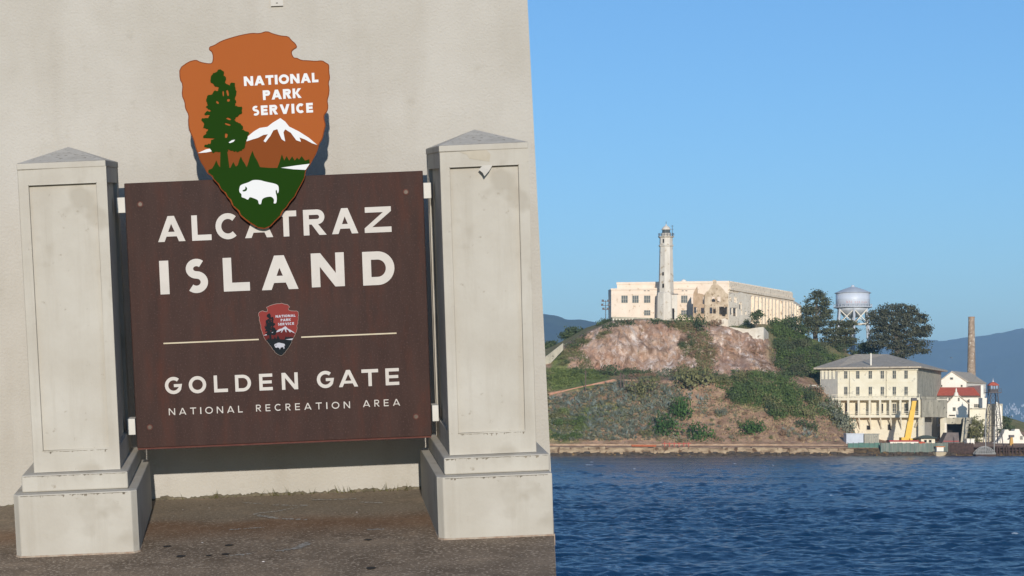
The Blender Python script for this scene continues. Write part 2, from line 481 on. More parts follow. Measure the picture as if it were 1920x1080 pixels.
# ------------------------------------------------------------------ letters as outlines
def arc(cx, cy, rx, ry, a0, a1, n):
    return [(cx+rx*math.cos(math.radians(a0+(a1-a0)*i/n)), cy+ry*math.sin(math.radians(a0+(a1-a0)*i/n))) for i in range(n+1)]
def band(pts, t):
    L_, R_ = [], []
    for i, p in enumerate(pts):
        q0, q1 = pts[max(i-1,0)], pts[min(i+1,len(pts)-1)]
        dx, dy = q1[0]-q0[0], q1[1]-q0[1]
        l = math.hypot(dx,dy) or 1
        nx, ny = -dy/l*t/2, dx/l*t/2
        L_.append((p[0]+nx,p[1]+ny)); R_.append((p[0]-nx,p[1]-ny))
    return L_ + R_[::-1]
def glyph(ch, w, t):
    """outline of a capital of height 1, width w, stroke t -> [(outer, holes)]"""
    if ch == 'I': return [([(0,0),(w,0),(w,1),(0,1)], [])]
    if ch == 'L': return [([(0,0),(w,0),(w,t),(t,t),(t,1),(0,1)], [])]
    if ch == 'T':
        m = w/2
        return [([(m-t/2,0),(m+t/2,0),(m+t/2,1-t),(w,1-t),(w,1),(0,1),(0,1-t),(m-t/2,1-t)], [])]
    if ch == 'E':
        q = w*0.94; c = 0.5
        return [([(0,0),(w,0),(w,t*.95),(t,t*.95),(t,c-t*.45),(q,c-t*.45),(q,c+t*.45),(t,c+t*.45),(t,1-t*.95),(w,1-t*.95),(w,1),(0,1)], [])]
    if ch == 'N':
        k = 1.15*t/(w-2.1*t); h = k/(1+k)
        return [([(0,0),(t,0),(t,1-h),(w-1.1*t,0),(w,0),(w,1),(w-t,1),(w-t,h),(1.1*t,1),(0,1)], [])]
    if ch in 'AV':
        a_, b_ = .56*t, 1.12*t
        s_ = w/2-a_
        hi = (w/2-b_)/s_
        if ch == 'V':
            return [([(0,1),(w/2-a_,0),(w/2+a_,0),(w,1),(w-b_,1),(w/2,1-hi),(b_,1)], [])]
        c0 = .2; c1 = c0+.8*t
        xl = lambda y: b_+y*s_
        return [([(0,0),(b_,0),(xl(c0),c0),(w-xl(c0),c0),(w-b_,0),(w,0),(w/2+a_,1),(w/2-a_,1)], [[(xl(c1),c1),(w-xl(c1),c1),(w/2,hi)]])]
    if ch in 'PR':
        r = .29
        xb_ = w*.93 - r if ch == 'R' else w - r
        o = [(0,0),(t,0)]
        if ch == 'R':
            o += [(t,1-2*r),(w*.36,1-2*r),(w-1.25*t,0),(w,0),(w*.36+1.3*t*.85,1-2*r+.012)]
        else:
            o += [(t,1-2*r)]
        o += arc(xb_,1-r,r,r,-80 if ch=='R' else -90,90,14) + [(0,1)]
        ri = r-t*.92
        hole = [(t,1-r-ri)] + arc(xb_,1-r,ri,ri,-90,90,10) + [(t,1-r+ri)]
        return [(o,[hole])]
    if ch == 'D':
        rx = min(w*.62,.5)
        o = [(0,0),(w-rx,0)] + arc(w-rx,.5,rx,.5,-88,88,22) + [(w-rx,1),(0,1)]
        hole = [(t,t*.95),(w-rx,t*.95)] + arc(w-rx,.5,rx-t,.5-t*.95,-88,88,18) + [(w-rx,1-t*.95),(t,1-t*.95)]
        return [(o,[hole])]
    if ch == 'O':
        return [(arc(w/2,.5,w/2,.51,0,345,23), [arc(w/2,.5,w/2-t,.51-t,0,345,23)])]
    if ch == 'C':
        R_ = w*.54
        return [(band(arc(R_,.5,R_-t/2,.51-t/2,47,313,26), t), [])]
    if ch == 'G':
        R_ = w*.5
        pts = arc(R_,.5,R_-t/2,.51-t/2,48,340,26)
        o = band(pts, t)
        m = len(pts)
        x1 = pts[-1][0]
        o = o[:m-1] + [(w-t*.98,.5-t*.5),(w*.52,.5-t*.5),(w*.52,.5+t*.38),(w,.5+t*.38)] + o[m+1:]
        return [(o, [])]
    if ch == 'S':
        mid = .53; t = t*.86
        r1 = (1.01-t/2-mid)/2; r2 = (mid+.01-t/2)/2
        rx1, rx2 = w*.46-t/2, w*.5-t/2
        pts = arc(w*.52,mid+r1,rx1,r1,46,252,18) + arc(w*.5,r2+t/2-.01,rx2,r2,72,-134,18)
        return [(band(pts, t), [])]
    if ch == 'Z':
        return [([(0,0),(w,0),(w,t*.95),(1.35*t,t*.95),(w,1-t*.8),(w,1),(.03,1),(.03,1-t*.95),(w-1.4*t,1-t*.95),(0,t*.8)], [])]
    if ch == 'K':
        return [([(0,0),(t,0),(t,.42),(t*1.25,.42),(w-1.25*t,0),(w,0),(t+w*.27,.53),(w*.98,1),(w*.98-1.25*t,1),(t*1.2,.62),(t,.62),(t,1),(0,1)], [])]
    raise ValueError(ch)
def put_letter(parent, ch, x, z, w, h, t, y0, y1, m, rot=0.0):
    """letter with its lower left corner at x, z"""
    mb = MB()
    c_, s_ = math.cos(rot), math.sin(rot)
    tr = lambda p: (x + (p[0]*c_ - p[1]*s_)*h, z + (p[0]*s_ + p[1]*c_)*h)
    for o, hs in glyph(ch, w/h, t):
        mb.poly_y([tr(p) for p in o], [[tr(p) for p in hl] for hl in hs], y0, y1)
    return part('letter', mb, m, parent)

# ------------------------------------------------------------------ the sign
YS = 8.93
sign = thing('park_sign', (0.02, YS, -1.41), 'dark brown board lettered ALCATRAZ ISLAND between the two cream pillars', 'sign', frame=FR)
SX0, SX1, SZ0, SZ1 = -.603, .640, -1.072, .039
bevel(part('panel', MB().box(SX0,SX1,YS,YS+.035,SZ0,SZ1), M_board, sign), 0.003)
part('rusty_lip', MB().box(SX0+.002,SX1-.002,YS+.004,YS+.033,SZ0-.007,SZ0-.0005), M_rust, sign)
q = 2.0373
def sz(zx, zy): return AP(230+zx/q, 320+zy/q, YS)
PXM = YS/FPX/q   # metres for one pixel of the enlarged view
def word(letters, t, proud=.003):
    for ch, x0_, x1_, yb, h in letters:
        x_, z_ = sz(x0_, yb)
        put_letter(sign, ch, x_, z_, (x1_-x0_)*PXM, h*PXM, t, YS-proud, YS+.002, M_letter)
word([('A',136,240,273,97),('L',266,340,268,96),('C',357,444,263,97),('A',468,575,258,97),('T',586,666,253,97),('R',692,779,248,97),('A',800,900,243,97),('Z',925,1027,238,97)], .225)
word([('I',145,180,473,128),('S',240,328,468,128),('L',387,487,462,128),('A',532,672,457,130),('N',723,849,446,129),('D',919,1040,439,128)], .255)
word([('G',163,229,854,65),('O',254,321,851,65),('L',350,403,847,65),('D',431,492,844,64),('E',523,574,840,64),('N',609,671,837,65),
      ('G',743,809,831,65),('A',826,900,827,65),('T',914,978,824,65),('E',1005,1057,820,65)], .20)
def spread(txt, xa, xb, ya, yb, h, t):
    ws = {'I':.17,'N':.95,'O':1.15,'A':1.08,'T':.92,'L':.68,'R':.78,'E':.72,'C':.98}
    tot = sum(ws[c] for c in txt)*h*.98
    gap = ((xb-xa) - tot)/(len(txt)-1)
    out, x_ = [], xa
    for c in txt:
        w_ = ws[c]*h*.98
        out.append((c, x_, x_+w_, ya+(yb-ya)*(x_-xa)/(xb-xa), h))
        x_ += w_+gap
    word(out, t)
spread('NATIONAL', 177, 459, 934, 923, 26, .14)
spread('RECREATION', 510, 869, 920, 907, 26, .14)
spread('AREA', 918, 1060, 903, 897, 26, .14)
M_rule = mat('rule_paint', C(216,198,164), C(224,210,182), scale=20, rough=.6)
for xa, xb_, ya, yb in ((156,520,660,645),(682,1046,636,621)):
    x0,z0 = sz(xa,ya); x1,_ = sz(xb_,yb)
    part('rule_line', MB().box(x0,x1,YS-.002,YS+.002,z0-.0028,z0+.0028), M_rule, sign)
for px, py in ((263,383),(761,360),(281,801),(780,781)):
    x_, z_ = AP(px,py,YS)
    o = part('bolt', MB().tube((x_,YS-.006,z_),(x_,YS+.01,z_),.0085,.0095,10), M_steel, sign)
    part('washer', MB().tube((x_,YS-.002,z_),(x_,YS+.01,z_),.0125,.0125,14), M_rust, o)
for pxa, pxb, pya, pyb, side in ((213,235,370,400,-1),(792,814,342,372.5,1),(231,253,785,816,-1),(811,833,759,790,1)):
    xa,za = AP(pxa,pyb,YS-.015); xc,zc = AP(pxb,pya,YS-.015)
    if side < 0: xa = -.6385; xc = min(xc, -.602)
    else: xc = .6705; xa = max(xa, .639)
    bevel(part('bracket', MB().box(min(xa,xc),max(xa,xc),YS-.02,YS+.06,za,zc), M_bracket, sign), 0.002)

# ------------------------------------------------------------------ arrowhead emblem (traced outline, used at two sizes)
E_OUT = [(487,48),(520,62),(560,72),(597,75),(612,95),(633,112),(642,132),(625,142),(614,152),(614,165),(624,184),(640,184),(662,196),(700,197),(730,200),(768,197),(785,208),(803,218),(803,255),(808,290),(800,310),(805,345),(802,375),(794,400),(799,430),(795,455),(778,475),(778,495),(786,525),(778,555),(770,595),(752,622),(745,650),(735,675),(720,700),(708,725),(684,755),(680,790),(664,822),(640,865),(632,885),(605,915),(590,940),(570,960),(560,985),(530,1012),(505,1040),(475,1052),(440,1046),(400,1022),(370,1000),(350,982),(342,962),(312,935),(300,905),(285,890),(275,870),(252,850),(240,825),(215,800),(208,785),(185,770),(170,740),(150,710),(135,665),(125,640),(115,600),(92,548),(88,505),(90,475),(72,440),(70,410),(55,375),(60,320),(45,295),(43,237),(90,203),(128,193),(150,205),(185,212),(210,212),(214,180),(208,155),(193,145),(195,128),(220,120),(255,98),(310,80),(360,67),(410,58),(450,60)]
E_MOUNT = [(139,667),(160,660),(250,640),(300,618),(385,600),(430,562),(490,541),(555,495),(610,540),(680,590),(744,626),(739,650),(729,673),(714,698),(702,723),(680,756),(440,760),(194,772),(176,740),(156,708)]
E_GREEN = [(190,764),(192,752),(210,745),(222,725),(231,703),(240,725),(249,738),(290,742),(302,742),(317,712),(330,735),(340,728),(348,700),(356,684),(365,706),(374,718),(385,738),(392,720),(400,690),(414,655),(425,684),(436,702),(443,716),(452,738),(500,742),(540,742),(550,715),(563,673),(575,705),(587,682),(600,705),(615,684),(628,705),(640,690),(650,700),(663,682),(680,705),(702,698),(704,723),(680,756),(675,790),(659,821),(635,864),(626,884),(600,913),(584,938),(564,958),(553,982),(526,1008),(502,1034),(475,1045),(442,1040),(403,1016),(374,994),(355,977),(348,958),(318,931),(306,901),(290,886),(280,866),(257,847),(245,822),(220,797),(213,782)]
E_RIVER = [(558,741),(640,729),(704,721),(683,752),(620,749)]
E_SNOW = [(384,608),(388,585),(420,558),(450,540),(490,534),(515,514),(555,490),(580,508),(600,533),(650,558),(700,590),(742,626),(715,617),(680,598),(652,588),(660,610),(636,602),(608,564),(580,547),(571,562),(580,608),(562,597),(547,565),(540,546),(520,552),(505,580),(480,613),(470,606),(492,572),(470,575),(442,590),(414,598)]
E_SNOW2 = [(138,667),(180,648),(208,643),(215,657),(180,664)]
E_SNOW3 = [(294,613),(310,602),(326,599),(318,610),(300,617)]
E_TREE = [(252,243),(270,255),(268,275),(280,285),(275,310),(290,320),(300,325),(308,310),(325,312),(328,345),(332,365),(325,395),(331,402),(325,430),(360,432),(362,460),(345,475),(330,485),(318,500),(345,515),(365,530),(360,550),(395,560),(390,585),(380,610),(375,640),(345,660),(315,655),(288,648),(288,670),(298,745),(250,745),(252,660),(210,663),(195,640),(170,635),(172,625),(200,622),(205,600),(225,592),(165,590),(165,580),(180,570),(190,545),(165,540),(170,520),(155,500),(160,490),(190,490),(200,475),(170,470),(180,458),(210,455),(178,435),(190,425),(180,405),(185,378),(210,370),(218,355),(240,352),(245,335),(225,330),(215,315),(203,310),(203,285),(215,262),(235,255),(240,245)]
E_TREEH = [[(262,352),(269,352),(270,378),(264,380)],[(290,485),(308,495),(300,502),(278,492)],[(275,512),(305,522),(300,530),(275,522)],[(275,565),(290,570),(285,590),(275,590)],[(280,350),(290,345),(296,375),(288,380)],[(288,390),(302,395),(296,408),(284,404)],[(232,400),(245,410),(242,420),(230,412)]]
E_BISON = [(347,850),(352,830),(372,822),(395,815),(415,803),(450,803),(480,812),(530,822),(546,832),(548,860),(541,874),(536,850),(530,860),(538,890),(535,922),(520,922),(525,902),(510,886),(480,890),(462,900),(458,926),(446,926),(443,905),(425,897),(400,888),(392,905),(375,895),(358,890),(360,875),(348,865)]
E_HORN = [(378,834),(388,844),(385,858),(368,863),(362,856),(378,850)]
def chaikin(p, n=2):
    for _ in range(n):
        q_ = []
        for i in range(len(p)):
            a_, b_ = p[i], p[(i+1)%len(p)]
            q_ += [(a_[0]*.78+b_[0]*.22, a_[1]*.78+b_[1]*.22), (a_[0]*.22+b_[0]*.78, a_[1]*.22+b_[1]*.78)]
        p = q_
    return p
def leafy(p, amp, seed=3):
    g = random.Random(seed); q_ = []
    for i in range(len(p)):
        a_, b_ = p[i], p[(i+1)%len(p)]
        l_ = math.hypot(b_[0]-a_[0], b_[1]-a_[1]); q_.append(a_)
        if l_ > 60: continue
        k_ = int(l_//7)
        for j in range(1,k_):
            t_ = j/k_; o_ = g.uniform(-.4,1)*amp*(1 if j%2 else -.3)
            q_.append((a_[0]+(b_[0]-a_[0])*t_+(b_[1]-a_[1])/l_*o_, a_[1]+(b_[1]-a_[1])*t_-(b_[0]-a_[0])/l_*o_))
    return q_
E_BISON = chaikin(E_BISON); E_HORN = chaikin(E_HORN); E_TREEH = [chaikin(h,1) for h in E_TREEH]; E_OUT = chaikin(E_OUT,1); E_TREE = leafy(E_TREE, 5)
def inset(poly, k):
    n_ = len(poly); out = []
    ar = sum(poly[i][0]*poly[(i+1)%n_][1]-poly[(i+1)%n_][0]*poly[i][1] for i in range(n_))
    sg = 1 if ar > 0 else -1
    for i in range(n_):
        a_, b_, c_ = poly[i-1], poly[i], poly[(i+1)%n_]
        d1 = Vector((b_[0]-a_[0], b_[1]-a_[1])).normalized(); d2 = Vector((c_[0]-b_[0], c_[1]-b_[1])).normalized()
        nn = Vector((-(d1.y+d2.y), d1.x+d2.x)) * sg
        if nn.length > 1e-6: nn.normalize()
        out.append((b_[0]+nn.x*k, b_[1]+nn.y*k))
    return out
def emblem(parent, tr, unit, yf, thick, step, mats, nm):
    """tr maps traced points to the sign's frame; yf is the front of the rim plate"""
    def lay(name, poly, holes, k, m, top, back=None):
        mb = MB(); mb.poly_y([tr(p) for p in poly], [[tr(p) for p in h] for h in holes], yf-step*k, (yf-step*min(k-1,1)+.0003) if back is None else back)
        return part(name, mb, m, top)
    rim = lay(nm, E_OUT, [], 0, mats['rim'], parent, yf+thick)
    holder = rim if nm == 'emblem' else parent
    lay('shield_field', inset(E_OUT, 5), [], 1, mats['field'], holder)
    lay('mountain', E_MOUNT, [], 2, mats['mount'], holder)
    lay('snow', E_SNOW, [], 3, mats['white'], holder)
    lay('snow', E_SNOW2, [], 3, mats['white'], holder)
    lay('meadow', E_GREEN, [], 3, mats['green'], holder)
    lay('river', E_RIVER, [], 4, mats['white'], holder)
    lay('tree_silhouette', E_TREE, E_TREEH, 4, mats['green'], holder)
    lay('snow', E_SNOW3, [], 5, mats['white'], holder)
    lay('bison', E_BISON, [E_HORN], 4, mats['white'], holder)
    for txt, xa, xb_, ya, yb, h in (('NATIONAL',372,748,328,308,47),('PARK',468,663,399,387,48),('SERVICE',414,721,478,461,48)):
        ws = {'I':.27,'N':.9,'O':1.0,'A':.98,'T':.78,'L':.62,'P':.7,'R':.8,'K':.84,'S':.66,'E':.64,'V':.95,'C':.78}
        tot = sum(ws[c] for c in txt)*h*1.1
        gap = (xb_-xa-tot)/(len(txt)-1)
        x_ = xa
        for c in txt:
            w_ = ws[c]*h*1.1
            yy = ya+(yb-ya)*(x_-xa)/(xb_-xa)
            ux, uz = tr((x_, yy))
            put_letter(holder, c, ux, uz, w_*unit, h*unit, .275, yf-step*2, yf-step, mats['white'], rot=math.radians(0.6))
            x_ += w_+gap
    return rim

YE = 8.895
emb = thing('arrowhead_sign', (-.06, YE, -.15), 'big orange arrowhead shield with green tree and white bison above the brown board', 'sign', frame=FR)
em = dict(rim=mat('shield_rim', C(152,80,42,.6), rough=0.9, spec=.1), field=mat('shield_orange', C(197,108,54,.6), C(199,110,56,.6), scale=3, rough=0.9, spec=.1),
          mount=mat('shield_brown', C(155,84,42,.6), rough=0.9, spec=.1), green=mat('shield_green', C(40,74,22,.6), rough=0.9, spec=.05), white=mat('shield_white', C(250,250,248,0.7), rough=0.8, spec=.1))
emblem(emb, lambda p: AP(320+p[0]/2.7, 40+p[1]/2.7, YE), YE/FPX/2.7, YE, .02, .0015, em, 'rim_plate')
for px in (474, 508):
    x_, zt_ = AP(px, 110, YE); _, zb_ = AP(px, 398, YE)
    part('mount_bar', MB().box(x_-.012, x_+.012, YE+.0205, YS-.0005, zb_ if zb_ > -.2 else -.2, zt_), M_steel, emb)
# the small enamel shield on the board
s8 = 130/1080.0
es = dict(rim=mat('enamel_rim', C(206,188,176,.6), rough=0.6, spec=.15), field=mat('enamel_red', C(170,66,60,.52), rough=0.6, spec=.15), mount=mat('enamel_maroon', C(124,40,38,.5), rough=0.6, spec=.15),
          green=mat('enamel_slate', C(36,46,52,.4), rough=0.6, spec=.1), white=mat('enamel_white', C(220,220,228,.6), rough=0.6, spec=.15))
def trs(p):
    # the big tracing 43..808 x 48..1052 onto the small shield 203..830 x 148..972 of its own view
    u = 203 + (p[0]-43)*(830-203)/765.0
    v = 150 + (p[1]-48)*(972-150)/1004.0
    return AP(460+u*s8, 550+v*s8, YS-.008)
emblem(sign, trs, (YS-.008)/FPX*s8*0.82, YS-.008, .009, .0006, es, 'emblem')

# --- marks and scraps on the pavement
M_chalk = mat('chalk', C(150,142,130,.85), C(184,176,163,.85), scale=40, rough=0.95)
def ground_strip(pts, w):
    mb = MB()
    P = []
    for i,(zx,zy) in enumerate(pts):
        g_ = AG(230+zx/3.1475, 820+zy/3.1475)
        P.append(g_)
    vs_, fs_ = [], []
    for i,g_ in enumerate(P):
        d_ = (P[min(i+1,len(P)-1)]-P[max(i-1,0)]); d_ = Vector((-d_.y, d_.x, 0)).normalized()*w*random.uniform(.1,1.5)
        for s_ in (-1,1):
            q_ = g_+d_*s_
            vs_.append((q_.x,q_.y,GZ(q_.y)+.0025))
    for i in range(len(P)-1):
        if random.random() < .72: fs_.append((2*i,2*i+1,2*i+3,2*i+2))
    return mb.add(vs_, fs_)
def dense(pts, k=26):
    out = []
    for i in range(len(pts)-1):
        for j in range(k):
            t_ = j/k
            out.append((pts[i][0]+(pts[i+1][0]-pts[i][0])*t_+random.uniform(-3,3), pts[i][1]+(pts[i+1][1]-pts[i][1])*t_+random.uniform(-2.2,2.2)))
    return out+[pts[-1]]
for pts, w in (([(715,388),(830,396)],.007),([(880,402),(1090,405)],.011),([(1060,410),(930,436),(770,455)],.007),([(770,458),(900,480),(1085,490)],.012),
               ([(1120,372),(1250,370),(1380,364)],.012),([(1415,386),(1540,389)],.009),([(640,548),(760,538),(840,535)],.006),([(600,705),(760,690)],.01),([(900,676),(1040,655),(1090,625)],.018),([(1440,548),(1550,544)],.012)):
    part('chalk_mark', ground_strip(dense(pts), w), M_chalk, pavement)
M_gum = mat('gum', C(46,42,38), rough=0.9)
for zx, zy, r_ in ((262,647,.018),(625,640,.02),(608,692,.018),(1450,608,.017),(1465,775,.022),(345,704,.022),(510,700,.012)):
    g_ = AG(230+zx/3.1475, 820+zy/3.1475)
    part('gum_spot', MB().add([(g_.x+r_*random.uniform(.7,1.2)*math.cos(k*.785), g_.y+r_*random.uniform(.7,1.2)*math.sin(k*.785), GZ(g_.y+r_*math.sin(k*.785))+.003) for k in range(8)], [tuple(range(8))]), M_gum, pavement)
mb = MB()
for zx, zy, r_ in ((355,430,.009),(510,420,.009),(1382,445,.011),(830,738,.016),(300,468,.008),(1190,395,.006),(165,678,.006),(470,625,.012),(1000,350,.006),(560,372,.006)):
    g_ = AG(230+zx/3.1475, 820+zy/3.1475)
    z_ = GZ(g_.y)
    r_ *= .45
    mb.add([(g_.x-r_,g_.y,z_+.002),(g_.x+r_*.7,g_.y-r_*.6,z_+.002),(g_.x+r_,g_.y+r_*.7,z_+.002),(g_.x,g_.y,z_+r_*.8)],[(0,1,3),(1,2,3),(2,0,3),(0,2,1)])
o = solo('litter', mb, mat('paper_scrap', C(225,215,210), rough=0.8), (0,0,0), 'tiny pale scraps of litter on the pavement under the brown sign', 'litter', kind='stuff', frame=FR)
# weeds in the joint at the wall's foot
mb = MB()
for k in range(60):
    x_ = random.choice([random.uniform(-.5,.6), random.gauss(-.02,.06), random.gauss(.32,.05), random.gauss(.5,.05), random.gauss(-.3,.04)])
    if not -.56 < x_ < .6: continue
    l_ = random.uniform(.012,.05); dx = random.uniform(-.03,.03); dy = random.uniform(-.03,.0)
    y_ = 9.43-random.uniform(0,.02); z_ = GZ(y_)
    mb.add([(x_-.0018,y_,z_),(x_+.0018,y_,z_),(x_+dx,y_+dy,z_+l_)],[(0,1,2)])
solo('weeds', mb, leafmat('weed_leaf', C(96,92,58), C(128,116,76)), (0,0,0), 'dry weeds in the joint at the foot of the stucco wall', 'weeds', kind='stuff', frame=FR)

# ================================================================== THE BAY
def big_mesh(name, v, quads, m, smooth=True):
    me = bpy.data.meshes.new(name)
    me.vertices.add(len(v)); me.vertices.foreach_set('co', np.asarray(v, np.float32).ravel())
    nq = len(quads)
    me.loops.add(nq*4); me.loops.foreach_set('vertex_index', np.asarray(quads, np.int32).ravel())
    me.polygons.add(nq); me.polygons.foreach_set('loop_start', np.arange(0, nq*4, 4, dtype=np.int32))
    if smooth: me.polygons.foreach_set('use_smooth', np.ones(nq, bool))
    me.update(calc_edges=True)
    me.materials.append(m)
    return me
def grid_quads(nr, nc):
    i = np.arange(nr*nc).reshape(nr, nc)
    return np.stack([i[:-1,:-1], i[:-1,1:], i[1:,1:], i[1:,:-1]], -1).reshape(-1,4)

def wave_tile(n=512, size=180.0, wind=(0.35,-1.0), lpeak=5.0, rms=0.08, seed=3):
    g = np.random.default_rng(seed)
    k = np.fft.fftfreq(n, size/n)*2*np.pi
    kx, ky = np.meshgrid(k, k, indexing='ij')
    kk = np.hypot(kx, ky); kk[0,0] = 1
    w = np.array(wind)/np.hypot(*wind)
    L_ = lpeak/(2*np.pi)*1.2
    ph = np.exp(-1/(kk*L_)**2)/kk**3.6 * (0.05+((kx*w[0]+ky*w[1])/kk)**4) * np.exp(-(kk*0.15)**2)
    ph[0,0] = 0
    z = np.fft.ifft2(np.sqrt(ph)*(g.normal(size=(n,n))+1j*g.normal(size=(n,n)))).real
    return z/z.std()*rms
TILE = wave_tile()
def sample_tile(x, y, size=180.0):
    n = TILE.shape[0]
    u = (x/size*n) % n; v = (y/size*n) % n
    i = u.astype(int); j = v.astype(int); fu = u-i; fv = v-j
    i %= n; j %= n; i2 = (i+1)%n; j2 = (j+1)%n
    return TILE[i,j]*(1-fu)*(1-fv)+TILE[i2,j]*fu*(1-fv)+TILE[i,j2]*(1-fu)*fv+TILE[i2,j2]*fu*fv
cols = np.concatenate([np.linspace(-9000,-500,14), np.linspace(-200,960,20), np.linspace(985,1960,440), np.linspace(2000,2500,14), np.linspace(3000,12000,12)])
pys = np.concatenate([np.array([12000,6000,3600,2600,2000,1700,1500,1350,1250,1180,1140]), np.linspace(1110,852,740)])
drow = np.concatenate([FPX*H/(pys-PY0), np.array([680,760,900,1200,1700,2600,4000,6500,10000,17500])])
Dg, Pg = np.meshgrid(drow, cols, indexing='ij')
Xg = (Pg-PX0)/FPX*Dg
ca, sa = math.cos(.21), math.sin(.21)
Zg = sample_tile(Xg, Dg) + 0.45*sample_tile((Xg*ca+Dg*sa)*2.35+37, (-Xg*sa+Dg*ca)*2.35+11)
gust = np.sin(Xg*.013+Dg*.031+1.3)*np.sin(Dg*.043-Xg*.008)*.35+np.sin(Dg*.11+Xg*.021)*np.sin(Xg*.03-Dg*.02)*.2+1.0
fade = np.clip((1400-Dg)/700, 0, 1)*np.clip((Dg-14)/40, 0.15, 1)
Zg = Zg*gust*fade*1.0
sea_v = np.stack([Xg, Dg, Zg], -1).reshape(-1,3)

def water_mat():
    m = bpy.data.materials.new('bay_water'); m.use_nodes = True
    nt = m.node_tree; N, L = nt.nodes, nt.links
    p = N['Principled BSDF']
    p.inputs['Base Color'].default_value = (0.002, 0.026, 0.068, 1)
    p.inputs['Roughness'].default_value = 0.2
    p.inputs['IOR'].default_value = 1.33
    tc = N.new('ShaderNodeTexCoord')
    mp = N.new('ShaderNodeMapping'); mp.inputs['Scale'].default_value = (0.8, 1.3, 1.0)
    L.new(tc.outputs['Object'], mp.inputs['Vector'])
    n1 = N.new('ShaderNodeTexNoise'); n1.inputs['Scale'].default_value = 1.3; n1.inputs['Detail'].default_value = 6; n1.inputs['Roughness'].default_value = 0.6
    L.new(mp.outputs['Vector'], n1.inputs['Vector'])
    b = N.new('ShaderNodeBump'); b.inputs['Strength'].default_value = 0.8; b.inputs['Distance'].default_value = 0.4
    wp = N.new('ShaderNodeMapping'); wp.inputs['Scale'].default_value = (.35, 1.0, 1.0); L.new(tc.outputs['Object'], wp.inputs['Vector'])
    n2 = N.new('ShaderNodeTexNoise'); n2.inputs['Scale'].default_value = .035; n2.inputs['Detail'].default_value = 4; L.new(wp.outputs['Vector'], n2.inputs['Vector'])
    wr = N.new('ShaderNodeMapRange'); wr.inputs[1].default_value = .36; wr.inputs[2].default_value = .64; wr.inputs[3].default_value = .3; wr.inputs[4].default_value = 1.0
    L.new(n2.outputs['Fac'], wr.inputs[0]); L.new(wr.outputs[0], b.inputs['Strength'])
    L.new(n1.outputs['Fac'], b.inputs['Height']); L.new(b.outputs['Normal'], p.inputs['Normal'])
    return m
sea = bpy.data.objects.new('sea', big_mesh('sea', sea_v, grid_quads(len(drow), len(cols)), water_mat()))
COL.objects.link(sea)
tag(sea, kind='structure')
# a few breaking crests
mb = MB()
for px, py, w_ in ((1105,872,14),(1378,870,6),(1788,897,6),(1110,868,7),(1295,856,3),(1905,1004,12),(1450,873,4),(1190,880,5),(1660,868,4),(1240,905,6),(1560,930,7)):
    d_ = FPX*H/(py-PY0); c_ = W(px,py,d_)
    wm = w_/FPX*d_
    vs_ = []
    for k in range(9):
        t_ = k/8-.5
        xx = c_.x+t_*wm; zz = float(sample_tile(np.array([xx]), np.array([d_]))[0])
        vs_ += [(xx, d_+random.uniform(-.2,.2), max(zz,0)+.02+random.uniform(0,.05)), (xx, d_+.3, max(zz,0)+.06+.2*(0.25-t_*t_)*random.uniform(.4,1.6))]
    mb.add(vs_, [(2*k,2*k+2,2*k+3,2*k+1) for k in range(8)])
solo('foam', mb, mat('foam', C(225,232,238), rough=0.9), (0,0,0), 'small white breaking crests on the blue bay', 'foam', kind='stuff')

# ================================================================== THE ISLAND
#  columns of the ground, front to back: pixel column -> (distance, pixel row) pairs
COLS = [
 (520,  [(618,872),(640,870),(662,868),(676,866),(700,864)]),
 (680,  [(618,842),(640,826),(662,812),(676,806),(700,802)]),
 (900,  [(618,815),(640,770),(662,735),(676,715),(700,705)]),
 (1000, [(618,803),(640,748),(662,698),(676,678),(700,662)]),
 (1030, [(618,803),(640,744),(662,692),(676,668),(700,652)]),
 (1065, [(618,800),(640,732),(662,692),(676,645),(700,634)]),
 (1100, [(618,796),(640,724),(662,693),(676,624),(700,614)]),
 (1150, [(620,792),(640,716),(662,698),(678,602),(700,598)]),
 (1200, [(620,792),(640,715),(662,703),(680,598),(700,597)]),
 (1250, [(620,792),(640,713),(662,705),(682,604),(700,600)]),
 (1300, [(620,792),(640,707),(662,700),(682,607),(700,601)]),
 (1370, [(620,792),(640,713),(662,706),(682,616),(700,606)]),
 (1435, [(620,794),(640,716),(662,706),(682,634),(702,607)]),
 (1462, [(620,798),(640,722),(662,706),(682,672),(706,616)]),
 (1500, [(618,806),(640,738),(662,704),(686,662),(712,624)]),
 (1540, [(616,814),(640,752),(664,712),(690,674),(716,642)]),
 (1575, [(614,824),(636,786),(664,745),(694,694),(722,655)]),
 (1605, [(614,830),(632,824),(668,800),(698,716),(726,668)]),
 (1660, [(614,831),(634,829),(672,818),(706,736),(732,680)]),
 (1750, [(614,831),(636,830),(676,822),(712,772),(740,706)]),
 (1850, [(614,832),(636,831),(676,828),(714,800),(745,770)]),
 (1925, [(614,832),(636,831),(676,829),(714,815),(745,795)]),
 (2100, [(614,834),(636,833),(676,831),(714,824),(745,815)]),
 (2300, [(614,872),(636,870),(676,868),(714,866),(745,864)]),
]
cpx = np.array([c[0] for c in COLS], float)
def ctrl(i, j): return np.array([c[1][i][j] for c in COLS], float)
TP = np.concatenate([np.linspace(520,925,60), np.linspace(930,2080,620), np.linspace(2086,2300,30)])
rows = [(np.full_like(TP,593.0), np.full_like(TP,-3.0)),
        (np.full_like(TP,597.0), np.full_like(TP,0.15)),
        (np.full_like(TP,598.6), np.full_like(TP,1.4)),
        (np.full_like(TP,600.5), np.full_like(TP,2.6)),
        (np.full_like(TP,607.0), np.full_like(TP,3.0))]
ENV = np.clip((TP-520)/170,0,1)*np.clip((2300-TP)/150,0,1)
rows = [(d_, z_*ENV-3.2*(1-ENV)) for d_, z_ in rows]
